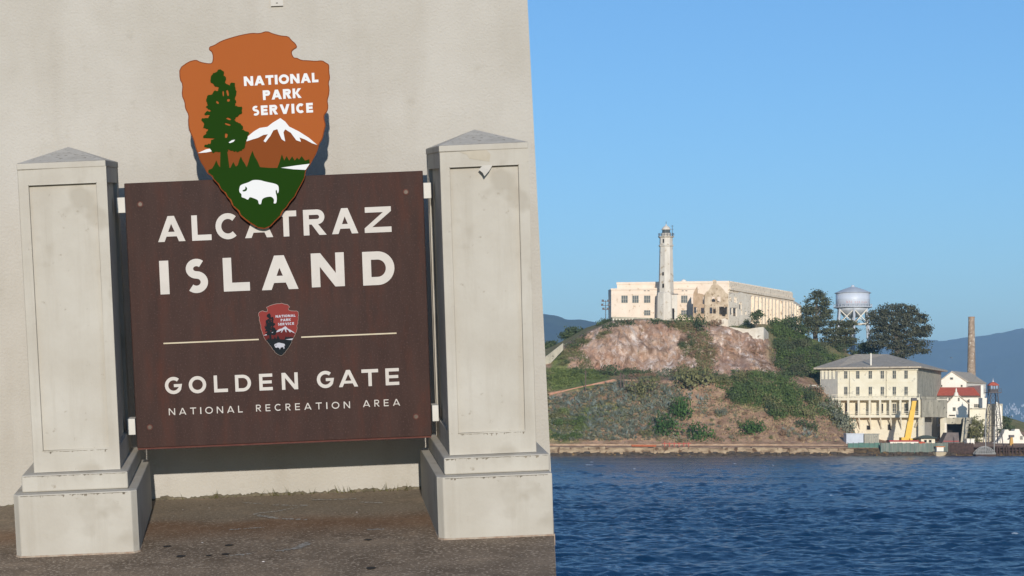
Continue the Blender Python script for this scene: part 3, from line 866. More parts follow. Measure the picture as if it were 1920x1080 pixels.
for i in range(5):
    d_ = np.interp(TP, cpx, ctrl(i,0)); py_ = np.interp(TP, cpx, ctrl(i,1))
    rows.append((d_, H+(PY0-py_)/FPX*d_))
d8, z8 = rows[-1]
rows.append((d8+40, z8+0.5*ENV)); rows.append((d8+95, z8-3*ENV)); rows.append((d8+170, np.full_like(TP,-3.0)))
RD = np.array([r[0] for r in rows]); RZ = np.array([r[1] for r in rows])
sub = [2,4,4,6,14,34,30,46,14,6,5,5]
Ds, Zs, Rs = [], [], []
for i, n_ in enumerate(sub):
    for k in range(n_):
        t_ = k/n_
        Ds.append(RD[i]*(1-t_)+RD[i+1]*t_); Zs.append(RZ[i]*(1-t_)+RZ[i+1]*t_); Rs.append(np.full_like(TP, i+t_))
Ds.append(RD[-1]); Zs.append(RZ[-1]); Rs.append(np.full_like(TP, len(rows)-1.0))
Ds, Zs, Rs = np.array(Ds), np.array(Zs), np.array(Rs)
# smooth the creases a little
for _ in range(2):
    Zs[8:-4] = (Zs[7:-5]+2*Zs[8:-4]+Zs[9:-3])/4
Xs = (TP[None,:]-PX0)/FPX*Ds
CW = np.clip((Rs-6.6)/0.5,0,1)*np.clip((8.15-Rs)/0.25,0,1)*np.clip((TP[None,:]-1040)/50,0,1)*np.clip((1468-TP[None,:])/18,0,1)   # bare cliff
DOCK = np.clip((TP[None,:]-1580)/30,0,1)*np.ones_like(Rs)
amp = 0.35 + 2.6*CW
amp *= ENV[None,:]*np.clip((Rs-3.6)/1.2,0.12,1)*(1-0.9*DOCK*np.clip((7.0-Rs),0,1))
NZ = np.zeros_like(Ds); NX = np.zeros_like(Ds); RID = np.zeros_like(Ds); VOR = np.zeros_like(Ds)
for i in range(Ds.shape[0]):
    for j in range(Ds.shape[1]):
        p = Vector((Xs[i,j]*.11, Ds[i,j]*.05, Zs[i,j]*.09))
        NZ[i,j] = noise.fractal(p, 0.85, 2.1, 5)
        if CW[i,j] > 0:
            vp = Vector((Xs[i,j]*.13+Zs[i,j]*.03+NZ[i,j]*.6, Zs[i,j]*.085+NZ[i,j]*.5, 1.7))
            f_ = noise.voronoi(vp)[0]
            g_ = noise.voronoi(vp*3.3)[0]
            VOR[i,j] = f_[0]*2.0 - max(0,.16-(f_[1]-f_[0]))*7 + g_[0]*.6 - max(0,.14-(g_[1]-g_[0]))*3
            RID[i,j] = noise.ridged_multi_fractal(Vector((Xs[i,j]*.24, Zs[i,j]*.15, 3.3)), 0.75, 2.2, 6, 1.0, 2.0)
Ds = Ds - NZ*amp*0.9 - CW*(RID-1.0)*0.7 - CW*VOR*1.5
Zs = Zs + NZ*amp*0.35*(1-CW*.5)
Xs = Xs + CW*NZ*0.6
ter_v = np.stack([Xs, Ds, Zs], -1)
TPY = PY0-(Zs-H)/Ds*FPX
def ground_at(px, py):
    """first place on the island seen at that pixel"""
    j = int(np.clip(np.searchsorted(TP, px), 0, len(TP)-1))
    col = TPY[:, j]
    for i in range(14, len(col)):
        if col[i] <= py:
            return Vector(ter_v[i, j])
    return Vector(ter_v[int(np.argmin(col[:120])), j])

def terrain_mat():
    m = bpy.data.materials.new('island_ground'); m.use_nodes = True
    nt = m.node_tree; N, L = nt.nodes, nt.links
    p = N['Principled BSDF']; p.inputs['Roughness'].default_value = 0.95; p.inputs['Specular IOR Level'].default_value = 0.15
    tc = N.new('ShaderNodeTexCoord')
    at = N.new('ShaderNodeAttribute'); at.attribute_name = 'zone'
    sp = N.new('ShaderNodeSeparateColor'); L.new(at.outputs['Color'], sp.inputs[0])
    def nz(s, d=8, r=.65, st=None):
        n = N.new('ShaderNodeTexNoise'); n.inputs['Scale'].default_value = s; n.inputs['Detail'].default_value = d; n.inputs['Roughness'].default_value = r
        if st:
            mp = N.new('ShaderNodeMapping'); mp.inputs['Scale'].default_value = st; L.new(tc.outputs['Object'], mp.inputs['Vector']); L.new(mp.outputs['Vector'], n.inputs['Vector'])
        else: L.new(tc.outputs['Object'], n.inputs['Vector'])
        return n.outputs['Fac']
    def ramp(f, *els):
        r = N.new('ShaderNodeValToRGB'); e = r.color_ramp.elements
        e[0].position, e[0].color = els[0]; e[1].position, e[1].color = els[1]
        for q_, c_ in els[2:]:
            k = e.new(q_); k.color = c_
        L.new(f, r.inputs['Fac']); return r.outputs['Color']
    def mix(f, a_, b_):
        x = N.new('ShaderNodeMixRGB')
        L.new(f, x.inputs['Fac'])
        for s_, v_ in (('Color1',a_),('Color2',b_)):
            if isinstance(v_, tuple): x.inputs[s_].default_value = v_
            else: L.new(v_, x.inputs[s_])
        return x.outputs['Color']
    K = 1.08
    rock = ramp(nz(.16,10,.72), (.36,C(134,108,86,K)), (.62,C(200,174,152,K)), (.48,C(174,144,122,K)))
    rock = mix(ramp(nz(.33,10,.7,(1,1,.6)), (.5,(0,0,0,1)), (.68,(.8,.8,.8,1))), rock, C(150,116,90,K))
    rock = mix(ramp(nz(.3,10,.78,(1.0,1,.6)), (.52,(0,0,0,1)), (.6,(.95,.95,.95,1))), rock, C(236,222,208,K*.9))
    rock = mix(ramp(nz(.5,6,.6,(1.5,1,.5)), (.6,(0,0,0,1)), (.68,(.8,.8,.8,1))), rock, C(112,96,66,K))
    rock = mix(ramp(nz(.045,4,.5), (.42,(0,0,0,1)), (.6,(.55,.55,.55,1))), rock, C(160,122,102,K))
    rock = mix(ramp(nz(.28,8,.7,(1.6,1,.3)), (.52,(0,0,0,1)), (.62,(.75,.75,.75,1))), rock, C(118,92,70,K))
    soil = ramp(nz(.3,10,.75), (.38,C(134,104,80,K)), (.62,C(198,160,130,K)))
    soil = mix(ramp(nz(.6,8,.7), (.54,(0,0,0,1)), (.64,(.8,.8,.8,1))), soil, C(116,104,74,K))
    grass = ramp(nz(.8,8,.7), (.35,C(92,100,54,K)), (.65,C(136,142,82,K)))
    shore = ramp(nz(.8,8,.7), (.35,C(52,44,34,K)), (.65,C(120,98,70,K)))
    c = mix(sp.outputs[0], soil, rock)
    c = mix(sp.outputs[1], c, grass)
    c = mix(sp.outputs[2], c, shore)
    L.new(c, p.inputs['Base Color'])
    b = N.new('ShaderNodeBump'); b.inputs['Strength'].default_value = .75; b.inputs['Distance'].default_value = .8
    L.new(nz(.9,8,.7), b.inputs['Height']); L.new(b.outputs['Normal'], p.inputs['Normal'])
    return m
def bump2(px, py, cx, cy, rx, ry): return np.clip(1.6-((px-cx)/rx)**2*1.6-((py-cy)/ry)**2*1.6, 0, 1)
PXX = np.broadcast_to(TP[None,:], TPY.shape)
gz = np.zeros_like(TPY)
for cx, cy, rx, ry in ((1060,712,110,26),(1060,800,70,36),(1130,775,60,25),(1500,660,70,45),(1440,745,70,30),(1285,606,28,14),(1560,690,60,40),(1050,690,20,40),(1700,700,200,60)):
    gz = np.maximum(gz, bump2(PXX, TPY, cx, cy, rx, ry))
gz = np.maximum(gz, ((Rs>8.2)*0.6))
gz *= (Rs > 4)
sh = ((Rs<2.6)*1.0)
ter_me = big_mesh('island', ter_v.reshape(-1,3), grid_quads(*Ds.shape), terrain_mat())
atr = ter_me.color_attributes.new('zone', 'FLOAT_COLOR', 'POINT')
atr.data.foreach_set('color', np.stack([CW, np.clip(gz+NZ*.25*(gz>0.05),0,1), sh, np.ones_like(CW)], -1).astype(np.float32).ravel())
island = bpy.data.objects.new('island_hill', ter_me); COL.objects.link(island); tag(island, kind='structure')

# --- distant hills and shore
NR = 700
def ridge(pts, d, seed, base_py=803, name='hills', depth=2500, c1=C(38,52,48,.8), c2=C(58,70,58,.8), rough_amp=.02):
    px_ = np.linspace(pts[0][0], pts[-1][0], NR)
    top = np.interp(px_, [p[0] for p in pts], [p[1] for p in pts])
    nr = 26
    V = []
    for i in range(nr):
        t_ = i/(nr-1)
        dd = d + depth*t_
        zt_ = (PY0-top)/FPX*(d+depth)+H
        s_ = math.sin(t_*math.pi/2)**0.8
        z_ = -3 + (zt_+3)*s_
        x_ = (px_-PX0)/FPX*dd
        nn = np.array([noise.fractal(Vector((a_*.0016+seed, dd*.0016, seed)), .9, 2.1, 6) for a_ in x_])
        nf = np.array([noise.noise(Vector((a_*.02, dd*.02, seed))) for a_ in x_])
        V.append(np.stack([x_, np.full_like(x_,dd)-nn*220*s_, z_*(1+nn*.16*(1-s_**4)) + nf*7*s_], -1))
    # back slope
    V.append(np.stack([V[-1][:,0]*1.05, V[-1][:,1]+900, np.full(NR,-5.0)], -1))
    v = np.array(V)
    o = bpy.data.objects.new(name, big_mesh(name, v.reshape(-1,3), grid_quads(nr+1,NR), mat('hill_cover', c1, c2, scale=.004, rough=.95, lo=.4, hi=.6)))
    COL.objects.link(o)
    tag(o, kind='structure')
    return px_, v
ridge([(-900,803),(-600,760),(-200,640),(200,575),(600,560),(900,575),(990,584),(1020,588),(1042,592),(1060,598),(1085,600),(1115,603),(1160,612),(1260,640),(1400,690),(1600,760),(1750,803)], 7000, 1.7, name='hills', depth=900)
FAR = ridge([(200,803),(600,760),(1000,690),(1380,660),(1500,652),(1600,645),(1740,638),(1765,641),(1800,636),(1830,632),(1880,625),(1920,616),(1990,606),(2100,604),(2300,612),(2700,640),(3300,720),(3700,803)], 12500, 4.1, name='hills_far', depth=2200)
# white town on the far shore
M_far = mat('far_house_wall', C(230,225,220), rough=.9)
fpx, fv = FAR
fpy = PY0-(fv[:,:,2]-H)/fv[:,:,1]*FPX
for i in range(60):
    px = random.uniform(1880,1932); py = random.gauss(770,5) if i < 40 else random.uniform(755,797)
    if i > 55: px, py = random.uniform(1785,1850), random.uniform(728,750)
    j = int(np.clip(np.searchsorted(fpx, px), 0, NR-1))
    r_ = next((q for q in range(26) if fpy[q,j] <= py), 25)
    q_ = max(r_-1,0); f_ = (fpy[q_,j]-py)/(fpy[q_,j]-fpy[r_,j]+1e-6) if r_ else 0; c_ = Vector(fv[q_,j]).lerp(Vector(fv[r_,j]), min(1,max(0,f_))); c_.x = (px-PX0)/FPX*c_.y; d_ = c_.y-6; s_ = random.uniform(1.5,4.5); h_ = random.uniform(3,7)
    mb = MB().box(c_.x-s_,c_.x+s_,d_,d_+14,c_.z-12,c_.z+h_)
    mb.add([(c_.x-s_-1,d_-1,c_.z+h_),(c_.x+s_+1,d_-1,c_.z+h_),(c_.x+s_+1,d_+15,c_.z+h_),(c_.x-s_-1,d_+15,c_.z+h_),(c_.x-s_,d_+7,c_.z+h_+4),(c_.x+s_,d_+7,c_.z+h_+4)],[(0,1,5,4),(2,3,4,5),(1,2,5),(3,0,4),(0,3,2,1)])
    solo('far_house', mb, M_far, (c_.x,d_,c_.z-5), 'tiny white house in the town on the hazy far shore', 'house', 'houses of the town on the far shore')

# ================================================================== BUILDINGS ON THE ISLAND
def C(r, g, b, k=0.92):
    return (lin(r)*k, lin(g)*k, lin(b)*k, 1.0)
M_cream = mat('cream_plaster', C(232,210,186), C(241,222,200), scale=.35, rough=.85, speck=C(206,180,152), speck_scale=.9, speck_at=.62)
M_creamside = mat('weathered_plaster_brightened', C(232,212,184,1.0), C(244,226,200,1.0), scale=.5, rough=.85, speck=C(178,154,128), speck_scale=1.2, speck_at=.6)  # brightened base makes up for weak sun on the side walls; specks are weathering
M_light = mat('lighthouse_paint', C(206,194,176), C(226,216,200), scale=.5, rough=.8, stretch=(1,1,.3), speck=C(186,168,142), speck_scale=.8, speck_at=.6)
M_ruin = mat('ruin_concrete', C(184,160,130), C(220,198,168), scale=.5, rough=.9, speck=C(150,124,94), speck_scale=1.1, speck_at=.58)
M_ruinpale = mat('ruin_plaster_lightened', C(224,208,184,1.0), C(238,224,202,1.0), scale=.6, rough=.9, speck=C(168,148,122), speck_scale=1.2, speck_at=.6)  # plaster lightened to stand in for sun the side wall lacks
M_ruinbrick = mat('ruin_brick', C(176,146,114), C(204,174,142), scale=.8, rough=.9)
M_white = mat('white_paint', C(236,226,206), C(244,236,220), scale=.5, rough=.8, speck=C(220,208,184), speck_scale=1.0, speck_at=.62)
M_bone = mat('bone_paint', C(230,218,188), C(240,230,204), scale=.4, rough=.8, speck=C(208,198,174), speck_scale=.8, speck_at=.6)
M_conc = mat('concrete_weathered', C(160,152,132), C(196,186,162), scale=.5, rough=.9, stretch=(1,1,.35), speck=C(120,114,100), speck_scale=.9, speck_at=.6)
M_shut = mat('boarded_grey', C(150,146,138), C(176,170,158), scale=2, rough=.85, stretch=(3,3,.3))
M_roofgrey = mat('slate_roof', C(180,164,142,.9), C(204,188,164,.9), scale=.6, rough=.8, speck=C(152,138,116,.9), speck_scale=1.5, speck_at=.6)
M_roofred = mat('red_roof', C(182,84,62,1.0), C(198,100,74,1.0), scale=1.2, rough=.8)
M_glass = mat('window_glass', C(66,70,70), C(98,98,92), scale=1.5, rough=.15, spec=.6)
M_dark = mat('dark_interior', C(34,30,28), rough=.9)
M_frame = mat('window_frame', C(190,180,160), rough=.8)
M_iron = mat('dark_iron', C(78,72,72), C(98,90,88), scale=3, rough=.6)
M_palesteel = mat('tower_paint', C(186,190,196,.9), C(206,210,214,.9), scale=.5, rough=.5, stretch=(1,1,.4), spec=.4)
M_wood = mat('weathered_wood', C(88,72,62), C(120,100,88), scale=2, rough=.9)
M_timber = mat('pier_timber', C(58,46,40), C(92,70,60), scale=1.5, rough=.95)

class Face:
    """a vertical wall from A to B (left to right as the camera sees it)"""
    def __init__(s, A, B):
        s.A, s.B = Vector(A), Vector(B)
        s.len = (s.B-s.A).length
        s.u = (s.B-s.A)/s.len
        s.n = Vector((s.u.y, -s.u.x))
    def s_of(s, px):
        k = (px-PX0)/FPX
        den = s.u.x - k*s.u.y
        return (k*s.A.y - s.A.x)/den
    def z_of(s, px, py):
        t = s.s_of(px); y = s.A.y + s.u.y*t
        return H + (PY0-py)/FPX*y
    def pt(s, t, z, o=0.0):
        q = s.A + s.u*t + s.n*o
        return (q.x, q.y, z)
    def box(s, mb, s0, s1, z0, z1, o0, o1):
        """o0 inner, o1 outer offset along the outward normal"""
        b = [s.pt(s0,z0,o1), s.pt(s1,z0,o1), s.pt(s1,z0,o0), s.pt(s0,z0,o0)]
        t = [s.pt(s0,z1,o1), s.pt(s1,z1,o1), s.pt(s1,z1,o0), s.pt(s0,z1,o0)]
        return mb.hexa(b, t)
    def window(s, parent, px, pt_, w, h, m=None, frame=None, sill=True, mull=1, dep=.06):
        """w, h in pixels, pt_ = pixel row of the top"""
        sc_ = (s.A.y + s.u.y*s.s_of(px))/FPX
        c = s.s_of(px); z1 = s.z_of(px, pt_); hw = w*sc_/2; hh = h*sc_
        f = MB(); t = .1
        s.box(f, c-hw-t, c-hw, z1-hh-t, z1+t, -.02, dep+.05); s.box(f, c+hw, c+hw+t, z1-hh-t, z1+t, -.02, dep+.05)
        s.box(f, c-hw, c+hw, z1, z1+t, -.02, dep+.05); s.box(f, c-hw, c+hw, z1-hh-t, z1-hh, -.02, dep+.12 if sill else dep+.05)
        o = part('window', f, frame or M_frame, parent)
        p = MB(); s.box(p, c-hw, c+hw, z1-hh, z1, -.02, .012)
        part('pane', p, m or M_glass, o)
        if mull:
            q = MB()
            for k in range(mull):
                x = c-hw + 2*hw*(k+1)/(mull+1)
                s.box(q, x-.05, x+.05, z1-hh, z1, .012, .05)
            s.box(q, c-hw, c+hw, z1-hh*.5-.04, z1-hh*.5+.04, .0505, .07)
            part('glazing_bar', q, frame or M_frame, o)
        return o

def V2(px, d): return XY(px, d)

# ---------------- cell house
F0, F1, R1 = V2(1157,712), V2(1365,705), V2(1485,764)
zb_, zt_ = 38.0, ZZ(528,705)
ch = thing('cell_house', (140, 715, 42), 'long pinkish cream prison block on the island summit behind the lighthouse', 'building')
back = F0 + (R1-F1)
part('main_wall', MB().prism([F0,F1,R1,back], zb_, zt_), M_cream, ch)
ff, fs = Face(F0,F1), Face(F1,R1)
# lower front block standing forward
G0, G1 = V2(1146,708), V2(1310,703.5)
fl = Face(G0,G1)
part('front_block', MB().prism([G0,G1,G1+Vector((0,5)),G0+Vector((0,6))], zb_, fl.z_of(1200,541)), M_cream, ch)
mb = MB(); fl.box(mb, -.15, fl.len+.15, fl.z_of(1200,543.5), fl.z_of(1200,541)+.12, -.4, .28); part('cornice', mb, M_cream, ch)
mb = MB(); fl.box(mb, -.05, fl.len+.05, fl.z_of(1200,552.6), fl.z_of(1200,551.6), -.1, .14); part('string_course', mb, M_cream, ch)
mb = MB(); ff.box(mb, -.2, ff.len+.2, zt_-.5, zt_+.25, -.5, .2); part('cornice', mb, M_cream, ch)
for px in (1171,1191.5,1213.5,1283):
    fl.window(ch, px, 554.5, 11, 13, mull=2)
for px in (1213.5,1283):
    fl.window(ch, px, 582, 11, 9, mull=2)
mb = MB()
for px in (1209,1216,1280,1287):
    fl.box(mb, fl.s_of(px-1.8), fl.s_of(px+1.8), fl.z_of(px,545.8), fl.z_of(px,544.6), 0, .16)
part('vent_strip', mb, M_iron, ch)
# long side wall: parapet, dark cornice, pilasters, tall windows
mb = MB(); fs.box(mb, .3, fs.len, zt_-1.9, zt_-.02, -.4, .3); part('parapet', mb, M_creamside, ch)
mb = MB()
k = 0
while k*2.3+1.2 < fs.len:
    fs.box(mb, .4+k*2.3, .4+k*2.3+1.1, zt_-.018, zt_+.30, -.35, .25); k += 1
part('parapet_block', mb, M_creamside, ch)
mb = MB(); fs.box(mb, .2, fs.len+.4, zt_-2.75, zt_-1.91, -.2, .85); part('cornice', mb, M_creamside, ch)
mb = MB(); fs.box(mb, .25, fs.len+.3, zt_-3.6, zt_-2.76, -.2, .35); part('frieze', mb, M_creamside, ch)
for px in (1430,1436.5,1443,1449.5,1456,1462.5,1468.5,1474,1479,1483.5, 1424,1417,1410,1402,1393,1384,1375):
    c = fs.s_of(px)
    mb = MB(); fs.box(mb, c-.75, c+.45, 40, zt_-3.601, -.1, 1.0); part('pilaster', mb, M_creamside, ch)
    mb = MB(); fs.box(mb, c+.75, c+2.1, 44, zt_-4.4, -.1, .03); w_ = part('tall_window', mb, M_glass, ch)
    mb = MB()
    for q_ in (46.5, 49.2): fs.box(mb, c+.7, c+2.15, q_, q_+.7, 0, .2)
    part('spandrel', mb, M_creamside, w_)
# far wing
E0, E1 = R1+Vector((1.2,3)), V2(1503,800)
fw = Face(E0,E1)
part('far_wing', MB().prism([E0,E1,E1+Vector((-6,10)),E0+Vector((-6,10))], 40, ZZ(570,790)), M_creamside, ch)
for px in (1489,1494,1499):
    c = fw.s_of(px); mb = MB(); fw.box(mb, c-.4, c+.5, 42, ZZ(576,790), 0, .7); part('pilaster', mb, M_creamside, ch)
# roof vents
part('roof_vent', MB().lathe((V2(1282,715).x,715,zt_),[(1.1,0),(1.1,.6),(.7,1.2),(.1,1.5)],12), M_white, ch)
mb = MB().prism([V2(1336,712),V2(1341,712),V2(1341,714),V2(1336,714)], zt_, zt_+.9); part('chimney_stub', mb, M_ruin, ch)

# ---------------- lighthouse
ld = 701.0; lc = V2(1249,ld); u_ = ld/FPX
lh = thing('lighthouse', (lc.x, ld, ZZ(598,ld)), 'slim octagonal stone lighthouse with a domed lantern in front of the prison', 'lighthouse')
zl = lambda py: ZZ(py,ld)
part('base_drum', MB().lathe((lc.x-.2,ld,0),[(18*u_,zl(606)),(17.3*u_,zl(560)),(16.6*u_,zl(550)),(14*u_,zl(548))],8,math.pi/8), M_light, lh)
an = V2(1261,ld-1)
part('annex', MB().box(an.x-1.2,an.x+1.35,ld-2.2,ld+2.2,zl(606),zl(553)), M_light, lh)
part('annex_roof', MB().box(an.x-1.3,an.x+1.6,ld-2.4,ld+2.4,zl(553)+.01,zl(551.5)), M_iron, lh)
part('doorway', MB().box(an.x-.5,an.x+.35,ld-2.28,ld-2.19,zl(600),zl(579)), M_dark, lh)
part('shaft', MB().lathe((lc.x,ld,0),[(14.3*u_,zl(548.2)),(12.4*u_,zl(463))],8,math.pi/8), M_light, lh)
part('corbel_band', MB().lathe((lc.x,ld,0),[(12.6*u_,zl(463)),(14.2*u_,zl(461.5)),(14.2*u_,zl(459.5)),(12.6*u_,zl(459))],8,math.pi/8), M_light, lh)
part('upper_room', MB().lathe((lc.x,ld,0),[(12.4*u_,zl(459)),(12.2*u_,zl(447)),(13*u_,zl(446))],8,math.pi/8), M_light, lh)
part('gallery_deck', MB().lathe((lc.x,ld,0),[(13*u_,zl(446)),(15.2*u_,zl(444.6)),(15.2*u_,zl(443.4)),(11*u_,zl(443.3))],8,math.pi/8), M_light, lh)
mb = MB()
for k in range(16):
    a_ = 2*math.pi*k/16; x_, y_ = lc.x+14.6*u_*math.cos(a_), ld+14.6*u_*math.sin(a_)
    b_ = 2*math.pi*(k+1)/16
    mb.tube((x_,y_,zl(443.4)),(x_,y_,zl(437.5)),.06,n=5)
    for q_ in (438,440.5): mb.tube((x_,y_,zl(q_)),(lc.x+14.6*u_*math.cos(b_),ld+14.6*u_*math.sin(b_),zl(q_)),.05,n=5)
part('gallery_railing', mb, M_iron, lh)
part('watch_room', MB().lathe((lc.x,ld,0),[(9.4*u_,zl(443.5)),(8.8*u_,zl(437))],12), M_light, lh)
part('lantern_glass', MB().lathe((lc.x,ld,0),[(7.6*u_,zl(437)),(7.6*u_,zl(431))],12), M_glass, lh)
part('lantern_dome', MB().lathe((lc.x,ld,0),[(8.8*u_,zl(431)),(8.6*u_,zl(430)),(6.2*u_,zl(426)),(2.2*u_,zl(423.2)),(1.1*u_,zl(422)),(1.2*u_,zl(421)),(.3*u_,zl(420))],12), M_light, lh, True)
part('finial', MB().tube((lc.x,ld,zl(421)),(lc.x,ld,zl(415)),.07), M_iron, lh)
ax = lc.x+11.5*u_
mb = MB().tube((ax,ld,zl(444)),(ax,ld,zl(422)),.08,n=6); mb.tube((ax-.5,ld,zl(424)),(ax+.5,ld,zl(424)),.05,n=5); mb.tube((ax-.4,ld,zl(430)),(ax+.5,ld,zl(430)),.05,n=5)
part('antenna', mb, M_iron, lh)
lf = Face((lc.x-13*u_, ld-12.3*u_), (lc.x+13*u_, ld-12.3*u_))
for px, py, w_, h_, of in ((1243.5,511,2.2,6,.05),(1243.5,533,2.6,7,.3),(1244.6,449,2.6,7,-.35)):
    mb = MB(); c = lf.s_of(px); lf.box(mb, c-w_*u_/2, c+w_*u_/2, zl(py+h_), zl(py), -.6, of); part('slit_window', mb, M_dark, lh)

# ---------------- ruined house
A0, A1, A2 = V2(1321,690), V2(1366,688), V2(1408,702)
rz = ZZ(618,690)
ru = thing('ruined_house', (A1.x, 692, rz), 'roofless ruined house with curved gables and empty windows beside the prison', 'ruin')
f1, f2 = Face(A0,A1), Face(A1,A2)
def pierced(name, f, outline, holes, m, th=.55):
    """wall of real thickness cut through by openings; outline and holes in photograph pixels on the wall"""
    o = [(f.s_of(x), f.z_of(x,y)) for x, y in outline]
    hs = [[(f.s_of(x0),f.z_of(x0,y1)),(f.s_of(x1),f.z_of(x1,y1)),(f.s_of(x1),f.z_of(x1,y0)),(f.s_of(x0),f.z_of(x0,y0))] for x0,y0,x1,y1 in holes]
    t = MB().poly_y(o, hs, 0, th)
    mb = MB().add([f.pt(x, z, -y) for x, y, z in t.v], t.f)
    return part(name, mb, m, ru)
pierced('front_wall', f1, [(1321,622),(1365.5,622),(1365.5,551),(1361,549),(1357,543),(1352,538),(1346,533),(1343,533),(1343,525),(1337,525),(1337,533),(1334,535),(1331,541),(1328,545),(1324,547),(1321,552)],
        [(1334.5,556,1341,566),(1345,556,1351,566),(1330.5,576.5,1335.5,588),(1337,576.5,1342,588),(1348.5,575,1364,593),(1347.5,598,1352,605)], M_ruin)
pierced('side_wall', f2, [(1366.2,622),(1408,615),(1407,553),(1402,551),(1396,550),(1390,548),(1384,551),(1376,549),(1372,551),(1366.2,549)],
        [(1367.5,557,1370.5,565),(1377,557,1382,568),(1386,567,1391,580),(1369,577,1374,590),(1374.5,577,1382,593),(1389,581,1392,590),(1397,584,1400,590)], M_ruinpale)
W0, W1 = V2(1299,692), V2(1322,690.6)
f3 = Face(W0,W1)
pierced('brick_wing', f3, [(1299.5,610),(1321.4,610),(1321.4,553),(1316,551),(1308,550),(1307,537),(1304,542),(1301,547),(1299.5,553)],
        [(1317.3,556,1320.5,570),(1301,576,1307,587),(1314,577,1320,588)], M_ruinbrick)
pierced('inner_wall', Face(A0+Vector((1,8)),A1+Vector((4,9))), [(1323,620),(1366,620),(1366,562),(1350,566),(1338,560),(1323,566)], [(1330,572,1338,590)], M_ruin)
pierced('porch_wall', Face(V2(1347,686),V2(1366,684)), [(1347,625),(1366,625),(1365,600),(1358,597),(1347,600)], [(1348.6,602,1352,609)], M_ruinpale)

# ---------------- retaining walls, terraces on the summit
def slab_wall(name, pts, top, bot, m, label, cat, th=.8):
    """pts: (px, d); top/bot pixel rows at each point"""
    mb = MB()
    fr = [W(p[0], t, p[1]) for p, t in zip(pts, top)]; lo = [W(p[0], b, p[1]) for p, b in zip(pts, bot)]
    n = len(pts); vs = [tuple(q) for q in lo] + [tuple(q) for q in fr] + [(q.x, q.y+th, q.z) for q in lo] + [(q.x, q.y+th, q.z) for q in fr]
    fcs = []
    for i in range(n-1):
        fcs += [(i,i+1,n+i+1,n+i), (n+i,n+i+1,3*n+i+1,3*n+i), (2*n+i+1,2*n+i,3*n+i,3*n+i+1), (i+1,i,2*n+i,2*n+i+1)]
    fcs += [(0,n,3*n,2*n), (n-1,3*n-1,4*n-1,2*n-1)]
    mb.add(vs, fcs)
    return solo(name, mb, m, tuple(lo[0]), label, cat)
M_guano = mat('pale_stained_concrete', C(206,192,170), C(230,220,202), scale=.35, rough=.9, speck=C(158,138,112), speck_scale=.7, speck_at=.58)
slab_wall('retaining_wall', [(1368,679.5),(1385,678.5),(1402,678.5),(1420,679),(1432,680),(1441,687)], [613,615,617,614,613,624], [640,646,652,655,662,668], M_guano, 'pale stained retaining wall at the cliff top below the ruined house', 'wall')
slab_wall('terrace_wall', [(1146,690),(1180,688),(1204,688),(1238,689)], [594,594.5,595.5,597], [612,612,610,612], M_conc, 'low weathered terrace wall below the prison and lighthouse', 'wall')
pg = thing('pergola', tuple(W(1168,606,684)), 'small row of white posts under a rail on the terrace below the prison', 'pergola')
mb = MB()
for k in range(7):
    px = 1150+k*6; a_ = W(px,609,684); b_ = W(px,597,684)
    o = part('post', MB().tube(a_,b_,.22,n=6), M_white, pg)
a_, b_ = W(1148,597,684), W(1189,597.5,684); part('beam', MB().hexa([(a_.x,a_.y-.3,a_.z),(b_.x,b_.y-.3,b_.z),(b_.x,b_.y+.3,b_.z),(a_.x,a_.y+.3,a_.z)],[(a_.x,a_.y-.3,a_.z+.35),(b_.x,b_.y-.3,b_.z+.35),(b_.x,b_.y+.3,b_.z+.35),(a_.x,a_.y+.3,a_.z+.35)]), M_conc, pg)
part('door', MB().box(W(1180,0,683).x,W(1186,0,683).x,683.2,683.6,ZZ(610,683),ZZ(599,683)), mat('brown_door', C(150,104,72), rough=.8), pg)
slab_wall('ramp_wall', [(1000,668),(1024,668),(1056,668)], [686,668,643], [705,690,656], M_conc, 'pale sloping wall of the stair climbing the hill beside the cliff', 'wall')
slab_wall('path_wall', [(1056,682),(1100,683),(1140,684),(1170,684)], [647,625,611,604], [656,634,618,611], M_conc, 'low kerb wall of the path along the cliff top', 'wall')
slab_wall('garden_wall', [(1028,641),(1060,640),(1100,640),(1150,640),(1156,640)], [737,731,722,711,713], [748,742,734,722,720], mat('terracotta_wall', C(172,122,96), C(198,150,124), scale=.8, rough=.9), 'low terracotta coloured wall edging the path above the agave slope', 'wall', .5)
slab_wall('bank_wall', [(1166,641),(1194,641)], [712,712], [722,722], mat('terracotta_wall_b', C(182,140,112), C(204,164,138), scale=.8, rough=.9), 'short tan wall beside the two poles above the agave slope', 'wall', .5)
slab_wall('road_wall', [(1467,652),(1500,652),(1538,655)], [722,721,722], [735,737,736], M_conc, 'grey roadside wall leading to the barracks', 'wall')
slab_wall('white_parapet', [(1521,650),(1537,652)], [721.5,722], [728,729], M_white, 'short white parapet against the barracks corner', 'wall')

